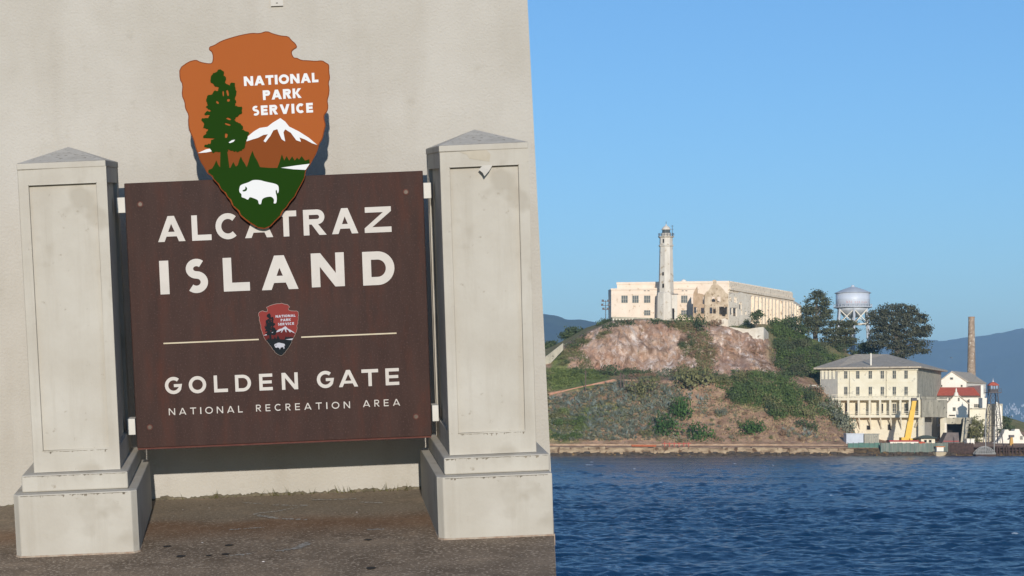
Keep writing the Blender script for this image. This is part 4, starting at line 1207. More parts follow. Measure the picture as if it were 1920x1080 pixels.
# poles and floodlight
def pole(px, py0, py1, d, r, label, cat='pole', extra=False):
    a_, b_ = W(px,py0,d), W(px,py1,d)
    t = thing('utility_pole', tuple(a_), label, cat)
    part('mast', MB().tube(a_-Vector((0,0,.8)),b_,r*1.2,r,7), M_wood if not extra else M_iron, t)
    if extra:
        for dz, w_ in ((-.4,.9),(-1.7,1.1),(-3.0,.7)):
            part('lamp_arm', MB().box(b_.x-w_,b_.x+w_,d-.08,d+.08,b_.z+dz-.08,b_.z+dz+.08), M_iron, t)
            for s_ in (-1,1): part('floodlight', MB().box(b_.x+s_*w_-.35,b_.x+s_*w_+.35,d-.3,d+.1,b_.z+dz-.1,b_.z+dz+.6), M_iron, t)
    else:
        part('crossarm', MB().box(b_.x-.5,b_.x+.5,d-.07,d+.07,b_.z-.7,b_.z-.55), M_wood, t)
    return t
pole(1135.5,600,563,690,.1,'thin floodlight mast at the edge of the summit beside the prison','light pole',True)
pole(1098,738,694,636,.14,'leaning grey pole rising from the green bank below the cliff stair')
pole(1164,722,698,634,.14,'first of two close pale poles at the foot of the cliff')
pole(1169.5,722,700,634,.14,'second of two close pale poles at the foot of the cliff')
pole(1453,680,658,672,.12,'short post on the bushy shoulder beside the cliff end')
pole(1471,724,710,651,.12,'thin post at the near end of the grey roadside wall')

# ---------------- water tower
wd = 765.0; wc = V2(1599,wd); wu = wd/FPX
wt = thing('water_tower', (wc.x, wd, ZZ(655,wd)), 'pale steel water tower with conical roof rising behind the trees', 'water tower')
zw = lambda py: ZZ(py,wd)
def tankmat():
    m = mat('tank_paint', C(196,202,212,.95), C(214,218,224,.95), scale=.25, rough=.45, stretch=(1,1,.5))
    return m
part('tank', MB().lathe((wc.x,wd,0),[(31*wu,zw(575)),(31*wu,zw(550))],32), tankmat(), wt, True)
part('tank_seam', MB().lathe((wc.x,wd,0),[(31.2*wu,zw(562.6)),(31.3*wu,zw(562.3)),(31.2*wu,zw(562))],32), M_palesteel, wt)
part('roof_cone', MB().lathe((wc.x,wd,0),[(33.5*wu,zw(550)),(33.5*wu,zw(549.3)),(18*wu,zw(542.5)),(3.5*wu,zw(537.6)),(2.5*wu,zw(535)),(.5*wu,zw(534))],32), M_palesteel, wt)
part('balcony', MB().lathe((wc.x,wd,0),[(31*wu,zw(577.5)),(35*wu,zw(577.2)),(35*wu,zw(575.6)),(31*wu,zw(575.4))],32), M_palesteel, wt)
mb = MB()
for k in range(28):
    a_, b_ = 2*math.pi*k/28, 2*math.pi*(k+1)/28
    p_ = lambda t, z: (wc.x+34.7*wu*math.cos(t), wd+34.7*wu*math.sin(t), z)
    mb.tube(p_(a_,zw(575.6)),p_(a_,zw(571)),.06,n=4); mb.tube(p_(a_,zw(571)),p_(b_,zw(571)),.06,n=4)
part('balcony_railing', mb, M_palesteel, wt)
part('bowl', MB().lathe((wc.x,wd,0),[(2.5*wu,zw(600)),(3*wu,zw(597)),(10*wu,zw(594.5)),(18*wu,zw(590)),(25*wu,zw(584)),(30*wu,zw(577.6))],32), M_palesteel, wt, True)
part('riser_pipe', MB().tube((wc.x,wd,zw(600)),(wc.x,wd,zw(665)),.9,n=12), M_palesteel, wt)
for k in range(6):
    a_ = 2*math.pi*(k+.32)/6; b_ = 2*math.pi*(k+1.32)/6
    q_ = lambda t, r, py: (wc.x+r*wu*math.cos(t), wd+r*wu*math.sin(t), zw(py))
    part('leg', MB().tube(q_(a_,28,577.5),q_(a_,36,665),.42,n=8), M_palesteel, wt)
    part('brace', MB().tube(q_(a_,28.5,581),q_(b_,31,608),.2,n=6), M_white, wt)
    part('brace', MB().tube(q_(b_,28.5,581),q_(a_,31,608),.2,n=6), M_white, wt)
    part('girt', MB().tube(q_(a_,31,608),q_(b_,31,608),.22,n=6), M_white, wt)
# faded red hand lettering round the tank: too worn to read, kept as worn strokes
mb = MB()
rr_ = random.Random(5)
for k in range(13):
    a0_ = -math.pi/2 - .70 + k*.108
    if k in (4,8): continue
    for s_ in range(3):
        t0 = a0_+rr_.uniform(0,.06); t1 = t0+rr_.uniform(-.03,.03); z0_ = zw(570.5)+rr_.uniform(0,.3); z1_ = z0_+rr_.uniform(.4,.9)
        R_ = 31.25*wu
        P_ = [(t0,z0_),(t0+.014,z0_),(t1+.014,z1_),(t1,z1_)]
        mb.add([(wc.x+R_*math.cos(t),wd+R_*math.sin(t),z) for t,z in P_],[(0,1,2,3)])
part('faded_red_lettering', mb, mat('faded_red', C(206,170,168), rough=.7), wt)

# ---------------- barracks
B0, B1, B2, B3 = V2(1538,654), V2(1571,651), V2(1719,640), V2(1764,684)
bk = thing('barracks', (B1.x+12, 655, 3.0), 'large cream barracks above the dock with grey hipped roof and open galleries', 'building')
eave = ZZ(687,640); flo = 3.0
fA, fB, fC = Face(B0,B1), Face(B1,B2), Face(B2,B3)
back = B0+(B3-B2)*.9
part('wall', MB().prism([B1,B2,B3,back,B0], -1, eave), M_bone, bk)
# grey boarded bay on the left face, grey slab painting the shade on the right face
mb = MB(); fA.box(mb, .25, fA.len-.05, fB.z_of(1571,757), eave-1.2, -.1, .18); part('boarded_bay', mb, M_shut, bk)
for px in (1543,1550,1557,1564):
    c = fA.s_of(px); mb = MB(); fA.box(mb, c-.35, c+.35, ZZ(712,660), ZZ(694,660), .1, .3); part('shutter', mb, M_bone, bk)
mb = MB(); fC.box(mb, .3, fC.len-.1, fB.z_of(1719,748), eave-.1, -.1, .15); part('shaded_end', mb, M_conc, bk)
for px in (1728,1738,1748,1757):
    for py in (697,724):
        fC.window(bk, px, py, 3.2, 11, mull=0)
# roof
ov = 1.6
def out(p, dx, dy): return Vector((p.x+dx, p.y+dy))
e0, e1, e2, e3, e4 = out(B0,-2.2,-.6), out(B1,-.8,-2.0), out(B2,.6,-2.4), out(B3,2.2,0), out(back,0,2.5)
r0, r1 = W(1604,664,668), W(1664,664,672)
E = [(p.x,p.y,eave) for p in (e0,e1,e2,e3,e4)]
mb = MB().add(E+[(r0.x,r0.y,r0.z),(r1.x,r1.y,r1.z)], [(0,1,5),(1,2,6,5),(2,3,6),(3,4,5,6),(4,0,5)])
mb.add([(x,y,eave-.02) for x,y,_ in E]+[(x,y,eave-.5) for x,y,_ in E], [(i,(i+5),(i+1)%5+5,(i+1)%5) for i in range(5)] + [(9,8,7,6,5)])
part('roof', mb, M_roofgrey, bk)
a_ = W(1640,687,644); part('vent_pipe', MB().tube((a_.x,648,eave-.2),(a_.x,648,eave+4.2),.25,n=8), M_white, bk)
part('gutter', (lambda m_: (fB.box(m_, -.6, fB.len+.4, eave-1.15, eave-.52, -.1, .35), m_)[1])(MB()), M_bone, bk)
for px in (1586,1608.5,1632,1654.5,1677,1699):
    for py in (694,725.5):
        fB.window(bk, px, py, 5.6, 15.5, mull=1)
mb = MB(); fB.box(mb, 0, fB.len, fB.z_of(1640,717)-.12, fB.z_of(1640,717)+.1, 0, .1); part('string_course', mb, M_bone, bk)
for px in (1593,1662): 
    c = fB.s_of(px); mb = MB(); fB.box(mb, c-.09, c+.09, fB.z_of(px,746), eave-1.2, 0, .2); part('downpipe', mb, M_conc, bk)
# upper gallery deck and lower gallery
gd = 3.0
zd1, zd0 = fB.z_of(1640,746), fB.z_of(1640,750.5)
sl, sr = -1.2, fB.len+1.5
mb = MB(); fB.box(mb, sl, sr, zd0, zd1, -.1, gd); part('gallery_deck', mb, M_bone, bk)
zf1, zf0 = fB.z_of(1640,778.5), fB.z_of(1640,783)
mb = MB(); fB.box(mb, 3.2, sr, zf0, zf1, -.1, gd); part('gallery_deck', mb, M_bone, bk)
for px in (1566,1577.5,1594.5,1614,1634.5,1654,1673,1692,1709.5,1727.5):
    c = fB.s_of(px)*1.0
    mb = MB(); fB.box(mb, c-.28, c+.28, zf1 if px>1590 else zf0-2, zd0, gd-.6, gd-.08); part('column', mb, M_bone, bk)
    if px > 1600:
        s0_ = fB.pt(c, zf0, gd-.4); s1_ = fB.pt(c-.2, zf0-3.4, .15)
        part('strut', MB().tube(s0_, s1_, .27, n=4), M_bone, bk)
mb = MB()
fB.box(mb, sl, sr, zd1+.95, zd1+1.05, gd-.25, gd-.15); fB.box(mb, sl, sr, zd1+.5, zd1+.56, gd-.25, gd-.15)
k = sl
while k < sr:
    fB.box(mb, k, k+.08, zd1, zd1+.95, gd-.25, gd-.16); k += 1.3
part('railing', mb, M_bone, bk)
mb = MB()
fB.box(mb, 3.2, sr, zf1+.95, zf1+1.05, gd-.06, gd+.02)
part('handrail', mb, M_bone, bk)
mb = MB(); fB.box(mb, 3.2, sr, zf1+.45, zf1+.53, gd-.06, gd+.02); part('handrail', mb, M_bone, bk)
for px, w_ in ((1588,4.5),(1609,6),(1632,3),(1654.5,2.5),(1677,6),(1699,6)):
    fB.window(bk, px, 757, w_, 17, m=M_dark if w_ < 4 else None, mull=1 if w_ > 4 else 0)
for px, py, w_, h_ in ((1628.5,798,6,7.5),(1668,796,6,10)):
    fB.window(bk, px, py, w_, h_, m=M_dark, mull=0)
# concrete terrace at the right end, on an open undercroft
T0, T1 = V2(1729,636), V2(1776,648)
fT = Face(T0,T1)
part('terrace', MB().prism([T0,T1,T1+Vector((-6,14)),T0+Vector((-2,10))], ZZ(782,640), ZZ(749,640)), M_conc, bk)
mb = MB(); fT.box(mb, 0, fT.len, ZZ(748,640), ZZ(744,640), -.3, 0.0); part('terrace_parapet', mb, M_conc, bk)
for px in (1733,1774): 
    c = fT.s_of(px); mb = MB(); fT.box(mb, c-.6, c+.6, flo-1, ZZ(782,642), -1.6, -.2); part('pier', mb, M_bone, bk)
mb = MB(); fT.box(mb, 2.5, fT.len-1, flo-1, ZZ(782,644), -6, -4.5); part('undercroft_wall', mb, M_shut, bk)
s0_, s1_ = W(1729,782,637), W(1716,800,640); part('strut', MB().tube(s0_,s1_,.4,n=4), M_bone, bk)

# ---------------- brick chimney stack
cd = 735.0; cc = V2(1821.5,cd); cu = cd/FPX
st = thing('chimney_stack', (cc.x,cd,ZZ(740,cd)), 'tall tapering brick chimney behind the white dock houses', 'chimney')
part('shaft', MB().lathe((cc.x,cd,0),[(8.2*cu,ZZ(740,cd)),(5.6*cu,ZZ(596.5,cd))],16), mat('stack_brick', C(142,118,98,.85), C(190,168,144,.85), scale=.8, rough=.9, speck=C(212,198,178), speck_scale=.9, speck_at=.58), st)
part('rim', MB().lathe((cc.x,cd,0),[(5.6*cu,ZZ(597,cd)),(6.0*cu,ZZ(596,cd)),(6.0*cu,ZZ(594,cd)),(4.6*cu,ZZ(593.8,cd))],16), mat('stack_rim', C(160,128,104), C(184,150,122), scale=2, rough=.9), st)

# ---------------- white houses by the dock
def gable_house(name, pxl, pxr, apex_px, y_eave, y_apex, y_base, d, depth, label, roofm, wallm=None, skew=0.0):
    wallm = wallm or M_white
    a_, b_, p_ = W(pxl,y_eave,d), W(pxr,y_eave,d), W(apex_px,y_apex,d)
    zb = ZZ(y_base,d)
    t = thing(name, ((a_.x+b_.x)/2, d, zb), label, 'house')
    dx = skew*depth
    mb = MB().add([(a_.x,d,zb),(b_.x,d,zb),(b_.x,d,b_.z),(p_.x,d,p_.z),(a_.x,d,a_.z),
                   (a_.x+dx,d+depth,zb),(b_.x+dx,d+depth,zb),(b_.x+dx,d+depth,b_.z),(p_.x+dx,d+depth,p_.z),(a_.x+dx,d+depth,a_.z)],
                  [(0,1,2,3,4),(9,8,7,6,5),(1,6,7,2),(5,0,4,9),(2,7,8,3),(4,3,8,9)])
    part('wall', mb, wallm, t)
    for (q0, q1, s_) in ((a_,p_,-1),(b_,p_,1)):
        v_ = (q0-q1); v_.y = 0; e_ = q0 + v_.normalized()*.5
        up = Vector((0,0,.04)); th = Vector((0,0,.3))
        l = [e_+up+Vector((0,-.4,0)), q1+up+Vector((0,-.4,0)), q1+up+Vector((dx,depth+.4,0)), e_+up+Vector((dx,depth+.4,0))]
        if s_ > 0: l = [l[1],l[0],l[3],l[2]]
        part('roof_slope', MB().hexa(l, [q+th for q in l]), roofm, t)
    return t, Face((a_.x,d),(b_.x,d))
h1, fh = gable_house('white_house', 1760,1812,1784,716,697.5,742,690,22,'tall white gabled house with grey roof in front of the chimney',M_roofgrey,skew=.62)
for px in (1784,): fh.window(h1, px, 708, 5, 3.4, mull=0)
for px in (1765,1803): fh.window(h1, px, 722, 2.6, 3, m=M_dark, mull=0)
# red roofed building
rb = thing('red_roofed_building', tuple(W(1800,770,676)), 'long white building with a red pitched roof behind the small gabled house', 'building')
a_, b_ = W(1757,742,676), W(1837,742,676)
part('wall', MB().box(a_.x,b_.x+.3,676,688,ZZ(800,676),a_.z), M_white, rb)
c_ = ZZ(725.5,676)
part('roof', MB().add([(a_.x-.4,675.3,a_.z+.05),(b_.x,675.3,a_.z+.05),(b_.x,682,c_),(a_.x-.4,682,c_),(b_.x,688.5,a_.z+.05),(a_.x-.4,688.5,a_.z+.05)],[(0,1,2,3),(3,2,4,5),(1,4,2),(5,0,3),(0,5,4,1)]), M_roofred, rb)
part('gable_parapet', MB().prism([(b_.x+.02,675),(b_.x+.8,675),(b_.x+.8,688.6),(b_.x+.02,688.6)], ZZ(800,676), ZZ(722.5,676)), M_white, rb)
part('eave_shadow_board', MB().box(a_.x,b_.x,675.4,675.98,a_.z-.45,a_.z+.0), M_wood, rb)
# small gabled gatehouse
h2, fg = gable_house('small_gabled_house', 1775.5,1815,1792.5,757,739,784,652,15,'small white gabled house with a pointed finial above the dock entrance',M_roofgrey,skew=.30)
a_ = W(1792.5,739,652); part('finial', MB().lathe((a_.x,651.8,a_.z),[(.7,-.6),(.6,.3),(.25,.7),(.3,1.1),(.05,1.9)],8), M_white, h2)
for px, py, w_, h_ in ((1780,746,2.4,5.5),(1797.5,746,2.4,5.5),(1789,764,4.6,6)): fg.window(h2, px, py, w_, h_, m=M_glass, mull=0)
fg.window(h2, 1785, 778, 11, 1.8, m=M_dark, mull=0)
gt = thing('dock_gatehouse', tuple(W(1795,835,648)), 'concrete dock gateway with a dark vehicle opening under the small gabled house', 'building')
gA, gB = V2(1774,648), V2(1822,647)
fgt = Face(gA,gB)
part('lintel', MB().prism([gA,gB,gB+Vector((2,14)),gA+Vector((2,14))], ZZ(795,648), ZZ(783,648)), M_conc, gt)
part('pier', MB().prism([V2(1766,648),V2(1775,647),V2(1776,656),V2(1767,656)], 2, ZZ(793,648)), M_white, gt)
part('pier', MB().hexa([(V2(1800,0+645).x,645,2),(V2(1809,645).x,645,2),(V2(1811,652).x,652,2),(V2(1802,652).x,652,2)],[(V2(1807,645).x,645,ZZ(783,645)),(V2(1818,645).x,645,ZZ(783,645)),(V2(1820,652).x,652,ZZ(783,652)),(V2(1809,652).x,652,ZZ(783,652))]), M_conc, gt)
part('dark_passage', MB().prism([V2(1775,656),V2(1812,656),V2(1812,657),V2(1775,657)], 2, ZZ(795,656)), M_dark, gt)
# lower white block and ruined wall to the right
lb = thing('white_block_house', tuple(W(1850,800,668)), 'plain white flat roofed block behind the guard tower', 'building')
pA, pB, pC = V2(1818,664), V2(1861,664), V2(1881,676)
part('wall', MB().prism([V2(1818,666),V2(1850,666),V2(1852,680),V2(1820,680)], 2, ZZ(746,666)), M_white, lb)
part('lower_wall', MB().prism([V2(1818,660),V2(1848,660),V2(1850,665.9),V2(1818,665.9)], 2, ZZ(767,660)), M_bone, lb)
part('coping', MB().prism([V2(1817.5,659.6),V2(1848.5,659.6),V2(1848.5,666),V2(1817.5,666)], ZZ(767,660)+.01, ZZ(765,660)), M_conc, lb)
flb = Face(V2(1818,666),V2(1850,666)); flb.window(lb, 1831, 758, 9, 5.5, mull=2)
part('tall_pier', MB().prism([V2(1842,662),V2(1846,662),V2(1846,664),V2(1842,664)], 2, ZZ(739,662)), M_white, lb)
part('back_wall', MB().prism([V2(1848,672),V2(1880,672),V2(1880,673),V2(1848,673)], 2, ZZ(757,672)), M_conc, lb)
part('broken_wall', MB().hexa([(V2(1866,668).x,668,2),(V2(1882,668).x,668,2),(V2(1882,670).x,670,2),(V2(1866,670).x,670,2)],[(V2(1866,668).x,668,ZZ(751,668)),(V2(1878,668).x,668,ZZ(762,668)),(V2(1878,670).x,670,ZZ(762,670)),(V2(1866,670).x,670,ZZ(751,670))]), M_white, lb)
# stepped gable building at the right edge
sg = thing('curved_gable_building', tuple(W(1898,838,632)), 'white building with a curved mission gable at the dock end', 'building')
prof = [(1866,840),(1866,831),(1871,828),(1877,821),(1882,812),(1884,806),(1890,805),(1892,808),(1902,808),(1903,804.5),(1911,804.5),(1914,812),(1920,820),(1927,828),(1932,831),(1932,840)]
mb = MB().poly_y([(W(x,y,632).x, W(x,y,632).z) for x,y in prof], [], 632, 635)
part('wall', mb, M_white, sg)
fsg = Face(V2(1866,632),V2(1932,632)); fsg.window(sg, 1915, 818, 4, 6, mull=1)

# ---------------- guard tower
td = 622.0; tu = td/FPX; tc_ = V2(1862,td)
gt2 = thing('guard_tower', (tc_.x, td, 2.6), 'open steel guard tower with a red roofed cabin on the dock', 'tower')
zt2 = lambda py: ZZ(py,td)
legs = []
for sx, sy in ((-1,-1),(1,-1),(1,1),(-1,1)):
    b_ = Vector((tc_.x+sx*14*tu, td+sy*2.2, 2.2)); t_ = Vector((tc_.x+sx*6.5*tu, td+sy*1.2, zt2(737)))
    legs.append((b_,t_)); part('leg', MB().tube(b_,t_,.14,.12,6), M_iron, gt2)
for lv in range(5):
    f0, f1_ = lv/5, (lv+1)/5
    for i in range(4):
        (b0,t0),(b1,t1) = legs[i], legs[(i+1)%4]
        p0, p1 = b0.lerp(t0,f0), b1.lerp(t1,f1_); q0, q1 = b1.lerp(t1,f0), b0.lerp(t0,f1_)
        part('brace', MB().tube(p0,p1,.05,n=5), M_iron, gt2); part('brace', MB().tube(q0,q1,.05,n=5), M_iron, gt2)
        part('girt', MB().tube(b0.lerp(t0,f1_),b1.lerp(t1,f1_),.08,n=5), M_iron, gt2)
part('platform', MB().box(tc_.x-12*tu,tc_.x+12*tu,td-1.9,td+1.9,zt2(737),zt2(735.5)), M_iron, gt2)
for y_ in (td-1.85,td+1.85):
    mb = MB()
    for k in range(9):
        x_ = tc_.x-11.7*tu+k*23.4*tu/8; mb.tube((x_,y_,zt2(735.5)),(x_,y_,zt2(729)),.05,n=4)
    for q_ in (729,732): mb.tube((tc_.x-11.7*tu,y_,zt2(q_)),(tc_.x+11.7*tu,y_,zt2(q_)),.05,n=4)
    part('railing', mb, M_iron, gt2)
part('cabin_lower', MB().box(tc_.x-7.5*tu,tc_.x+7.5*tu,td-1.15,td+1.15,zt2(735.4),zt2(730)), M_iron, gt2)
part('cabin_glass', MB().box(tc_.x-7*tu,tc_.x+7*tu,td-1.05,td+1.05,zt2(729.9),zt2(722.5)), mat('cabin_glass_mat', C(150,170,190), rough=.15), gt2)
for sx in (-1,-.33,.33,1):
    for sy in (-1,1):
        part('cabin_post', MB().box(tc_.x+sx*7.2*tu-.12,tc_.x+sx*7.2*tu+.12,td+sy*1.1-.1,td+sy*1.1+.1,zt2(730),zt2(722.4)), M_iron, gt2)
part('roof', MB().lathe((tc_.x,td,0),[(11*tu,zt2(723)),(11*tu,zt2(722)),(6*tu,zt2(718)),(1.2*tu,zt2(716))],6,math.pi/6), M_roofred, gt2)
part('lamp_finial', MB().lathe((tc_.x,td,0),[(.25,zt2(716.2)),(.3,zt2(714)),(.1,zt2(713)),(.04,zt2(709))],6), M_palesteel, gt2)

# ---------------- crane
kd = 622.0
cr = thing('mobile_crane', tuple(W(1705,832,kd)), 'mobile crane with a tall yellow boom in front of the barracks', 'crane')
M_yel = mat('crane_yellow', C(232,178,46), C(240,190,60), scale=1, rough=.5)
b0, b1 = W(1701,822,kd), W(1714,751,kd)
def boom(p0,p1,w0,w1,name):
    mb = MB()
    mb.hexa([(p0.x-w0,kd-.5,p0.z),(p0.x+w0,kd-.5,p0.z),(p0.x+w0,kd+.5,p0.z),(p0.x-w0,kd+.5,p0.z)],[(p1.x-w1,kd-.4,p1.z),(p1.x+w1,kd-.4,p1.z),(p1.x+w1,kd+.4,p1.z),(p1.x-w1,kd+.4,p1.z)])
    part(name, mb, M_yel, cr)
m_ = b0.lerp(b1,.45); m2 = b0.lerp(b1,.75)
boom(b0,m_,.85,.85,'boom_section'); boom(m_,m2,.72,.72,'boom_section'); boom(m2,b1,.6,.6,'boom_section')
part('boom_head', MB().box(b1.x-.8,b1.x+.7,kd-.45,kd+.45,b1.z-.1,b1.z+.8), M_iron, cr)
a_ = W(1688,833,kd); c_ = W(1727,823,kd)
part('chassis', MB().box(a_.x,c_.x,kd-1.2,kd+1.2,ZZ(829,kd),ZZ(825.5,kd)), M_yel, cr)
part('cab', MB().box(a_.x,a_.x+2.2,kd-1.2,kd+1.2,ZZ(825.4,kd),ZZ(820,kd)), M_yel, cr)
part('counterweight', MB().box(c_.x-3.6,c_.x-1.4,kd-1.1,kd+1.1,ZZ(825.4,kd),ZZ(822,kd)), M_yel, cr)
for k in range(4):
    x_ = a_.x+1+k*1.5; part('wheel', MB().tube((x_,kd-1.3,ZZ(830,kd)),(x_,kd-.8,ZZ(830,kd)),.55,n=12), M_iron, cr)

# ---------------- sheds, trailers, fences, boats on the dock
def boxy(name, x0,x1,y0,y1,d,depth,m,label,cat,group=None,roof=None,ribs=0,ribm=None):
    t = thing(name, tuple(W((x0+x1)/2,y1,d)), label, cat, group)
    A_,B_ = V2(x0,d), V2(x1,d)
    part('body', MB().box(A_.x,B_.x,d,d+depth,ZZ(y1,d),ZZ(y0,d)), m, t)
    part('roof', MB().box(A_.x-.15,B_.x+.15,d-.15,d+depth+.15,ZZ(y0,d)+.005,ZZ(y0,d)+.22), roof or m, t)
    for k in range(ribs):
        x_ = A_.x+(B_.x-A_.x)*(k+.5)/ribs
        part('rib', MB().box(x_-.12,x_+.12,d-.1,d-.001,ZZ(y1,d),ZZ(y0,d)-.1), ribm or m, t)
    return t
M_greyp = mat('grey_panel', C(138,138,128), C(168,164,150), scale=1, rough=.8)
M_green = mat('green_paint', C(78,112,98), C(96,128,112), scale=1, rough=.8)
boxy('site_trailer',1587,1619,814,838,609,3,M_palesteel,'plain white site trailer at the seaward foot of the barracks','trailer')
boxy('ribbed_container',1620.5,1648,814.5,838,609.5,3,M_greyp,'grey ribbed container beside the white site trailer','container',ribs=8,ribm=M_conc)
def fence(x0,x1,y0,y1,d,n,m,label,postm,gapk=.94):
    t = thing('dock_fence', tuple(W((x0+x1)/2,y1,d)), label, 'fence')
    A_,B_ = V2(x0,d), V2(x1,d); w_ = (B_.x-A_.x)/n
    for k in range(n):
        part('panel', MB().box(A_.x+k*w_+w_*(1-gapk)/2,A_.x+k*w_+w_*(1+gapk)/2,d,d+.08,ZZ(y1,d),ZZ(y0,d)+random.uniform(-.12,.1)), m, t)
        part('post', MB().box(A_.x+k*w_-.08,A_.x+k*w_+.08,d+.085,d+.25,ZZ(y1,d)-.3,ZZ(y0,d)+.15), postm, t)
    return t
fence(1590,1650,830.5,841,600,6,M_green,'solid green fence panels in front of the white site trailer',M_iron)
fence(1652,1778,831,848,597.4,16,mat('fence_board', C(104,112,102), C(134,138,124), scale=1.2, rough=.9, stretch=(1,1,.2)),'grey green slatted dock fence below the crane',M_green,.9)
fence(1779,1826,831,850,597.0,16,M_timber,'rusty brown slatted dock fence before the gateway',M_timber,.8)
bs = thing('site_cabin', tuple(W(1696,834,612)), 'white site cabin with a red roof edge below the crane', 'cabin')
x0,x1 = V2(1669,612).x, V2(1722,612).x
part('body', MB().box(x0,x1,612,615,ZZ(836,612),ZZ(828,612)), M_white, bs)
part('roof', MB().box(x0-.3,x1+.1,611.7,615.3,ZZ(828,612)+.01,ZZ(825.5,612)), mat('crimson_trim', C(170,44,44), rough=.6), bs)
tk = thing('orange_tarp', tuple(W(1728,834,612)), 'orange covered load beside the site cabin', 'load')
part('cover', MB().lathe((V2(1728,612).x,612,ZZ(836,612)),[(1.3,0),(1.2,.7),(.7,1.2),(.1,1.3)],9), mat('orange_cloth', C(214,96,60), rough=.8), tk)
bo = thing('dock_booth', tuple(W(1738,834,612)), 'small cream booth with a green hipped roof', 'booth')
x0,x1 = V2(1727,616).x, V2(1753,616).x
part('body', MB().box(x0,x1,616,620,ZZ(838,616),ZZ(822,616)), M_bone, bo)
z_ = ZZ(822,616)
part('roof', MB().add([(x0-1,615,z_),(x1+1,615,z_),(x1+1,621,z_),(x0-1,621,z_),(x0+1.2,618,z_+.9),(x1-1.2,618,z_+.9)],[(0,1,5,4),(1,2,5),(2,3,4,5),(3,0,4),(0,3,2,1)]), mat('green_roof', C(92,100,84), rough=.8), bo)
fbo = Face((x0,616),(x1,616))
for px in (1735,1744): fbo.window(bo, px, 825, 4.4, 4.6, m=M_dark, mull=0)
vh = thing('dark_truck', tuple(W(1784,835,628)), 'dark covered truck parked before the gateway', 'truck')
x0,x1 = V2(1772,628).x, V2(1797,628).x
part('body', MB().hexa([(x0-1.4,627,ZZ(833,628)),(x1,627,ZZ(833,628)),(x1,631,ZZ(833,628)),(x0-1.4,631,ZZ(833,628))],[(x0+.4,627.3,ZZ(811,628)),(x1-.2,627.3,ZZ(811,628)),(x1-.2,631,ZZ(811,628)),(x0+.4,631,ZZ(811,628))]), mat('truck_cover', C(96,84,80), C(120,106,98), scale=1, rough=.7), vh)
for k in range(3): part('wheel', MB().tube((x0+.3+k*1.5,626.8,ZZ(834,628)),(x0+.3+k*1.5,627.2,ZZ(834,628)),.5,n=10), M_iron, vh)
part('tail_stripe', MB().box(x0-.8,x1-.2,626.9,626.99,ZZ(828,628),ZZ(826.4,628)), mat('tail_red', C(170,60,50), rough=.5), vh)
boxy('ticket_kiosk',1813,1827,824,838,611,2,M_white,'tiny white kiosk beside the gangway arch','kiosk')
# gangway: arched lattice
M_palesteel2 = mat('gangway_steel', C(150,148,142), C(178,174,166), scale=2, rough=.7)
ga = thing('lattice_gangway', tuple(W(1846,856,595.5)), 'pale bowstring truss gangway on a float at the dock edge', 'gangway')
gc, gd_ = W(1846,855,595.5), 595.5; gu = 595.5/FPX
for y_ in (594.6,596.4):
    T = []; Bt = []
    for k in range(13):
        f_ = k/12*2-1; T.append((gc.x+f_*19*gu, y_, .75+(1-f_*f_)*1.9)); Bt.append((gc.x+f_*19*gu, y_, .6))
    for k in range(12):
        part('top_chord', MB().tube(T[k],T[k+1],.1,n=5), M_palesteel2, ga)
        part('web', MB().tube(Bt[k],T[k+1],.05,n=4), M_palesteel2, ga)
        part('web', MB().tube(Bt[k+1],T[k+1],.05,n=4), M_palesteel2, ga)
    part('bottom_chord', MB().tube(Bt[0],Bt[-1],.12,n=5), M_palesteel2, ga)
part('float', MB().box(gc.x-19*gu,gc.x+19*gu,594.4,596.6,-.4,.48), M_timber, ga)
for px in (1848,1864):
    a_ = W(px,856,596.8); part('mast', MB().tube(a_,(a_.x,596.8,ZZ(775 if px<1850 else 800,596.8)),.13,.1,6), M_palesteel2, ga)
# work boat
bt = thing('work_boat', tuple(W(1762,856,599)), 'small tan work boat moored below the slatted fence', 'boat')
c0 = W(1762,855,596); 
hull = [(-13,0),(-10,1.2),(9,1.2),(14,0),(9,-1.2),(-10,-1.2)]
lo = [(c0.x+x*.13*.9,596+y*.8,-.2) for x,y in hull]; hi_ = [(c0.x+x*.15,596+y*1.2,1.1) for x,y in hull]
mb = MB().add(lo+hi_, [tuple(range(6)), tuple(range(11,5,-1))]+[(i,(i+1)%6,(i+1)%6+6,i+6) for i in range(6)])
part('hull', mb, mat('boat_tan', C(196,176,142), C(208,190,158), scale=2, rough=.6), bt)
part('rail', MB().add([(x,y,1.12) for x,y,z in hi_]+[(x,y,1.3) for x,y,z in hi_],[tuple(range(5,-1,-1)),tuple(range(6,12))]+[(i,(i+1)%6,(i+1)%6+6,i+6) for i in range(6)]), M_iron, bt)
part('cabin', MB().box(c0.x-1,c0.x+.9,595.4,596.6,1.31,2.5), M_white, bt)
part('boat_canopy', MB().box(c0.x-1.3,c0.x+1.2,595.2,596.8,2.51,2.72), mat('boat_orange', C(206,120,60), rough=.7), bt)
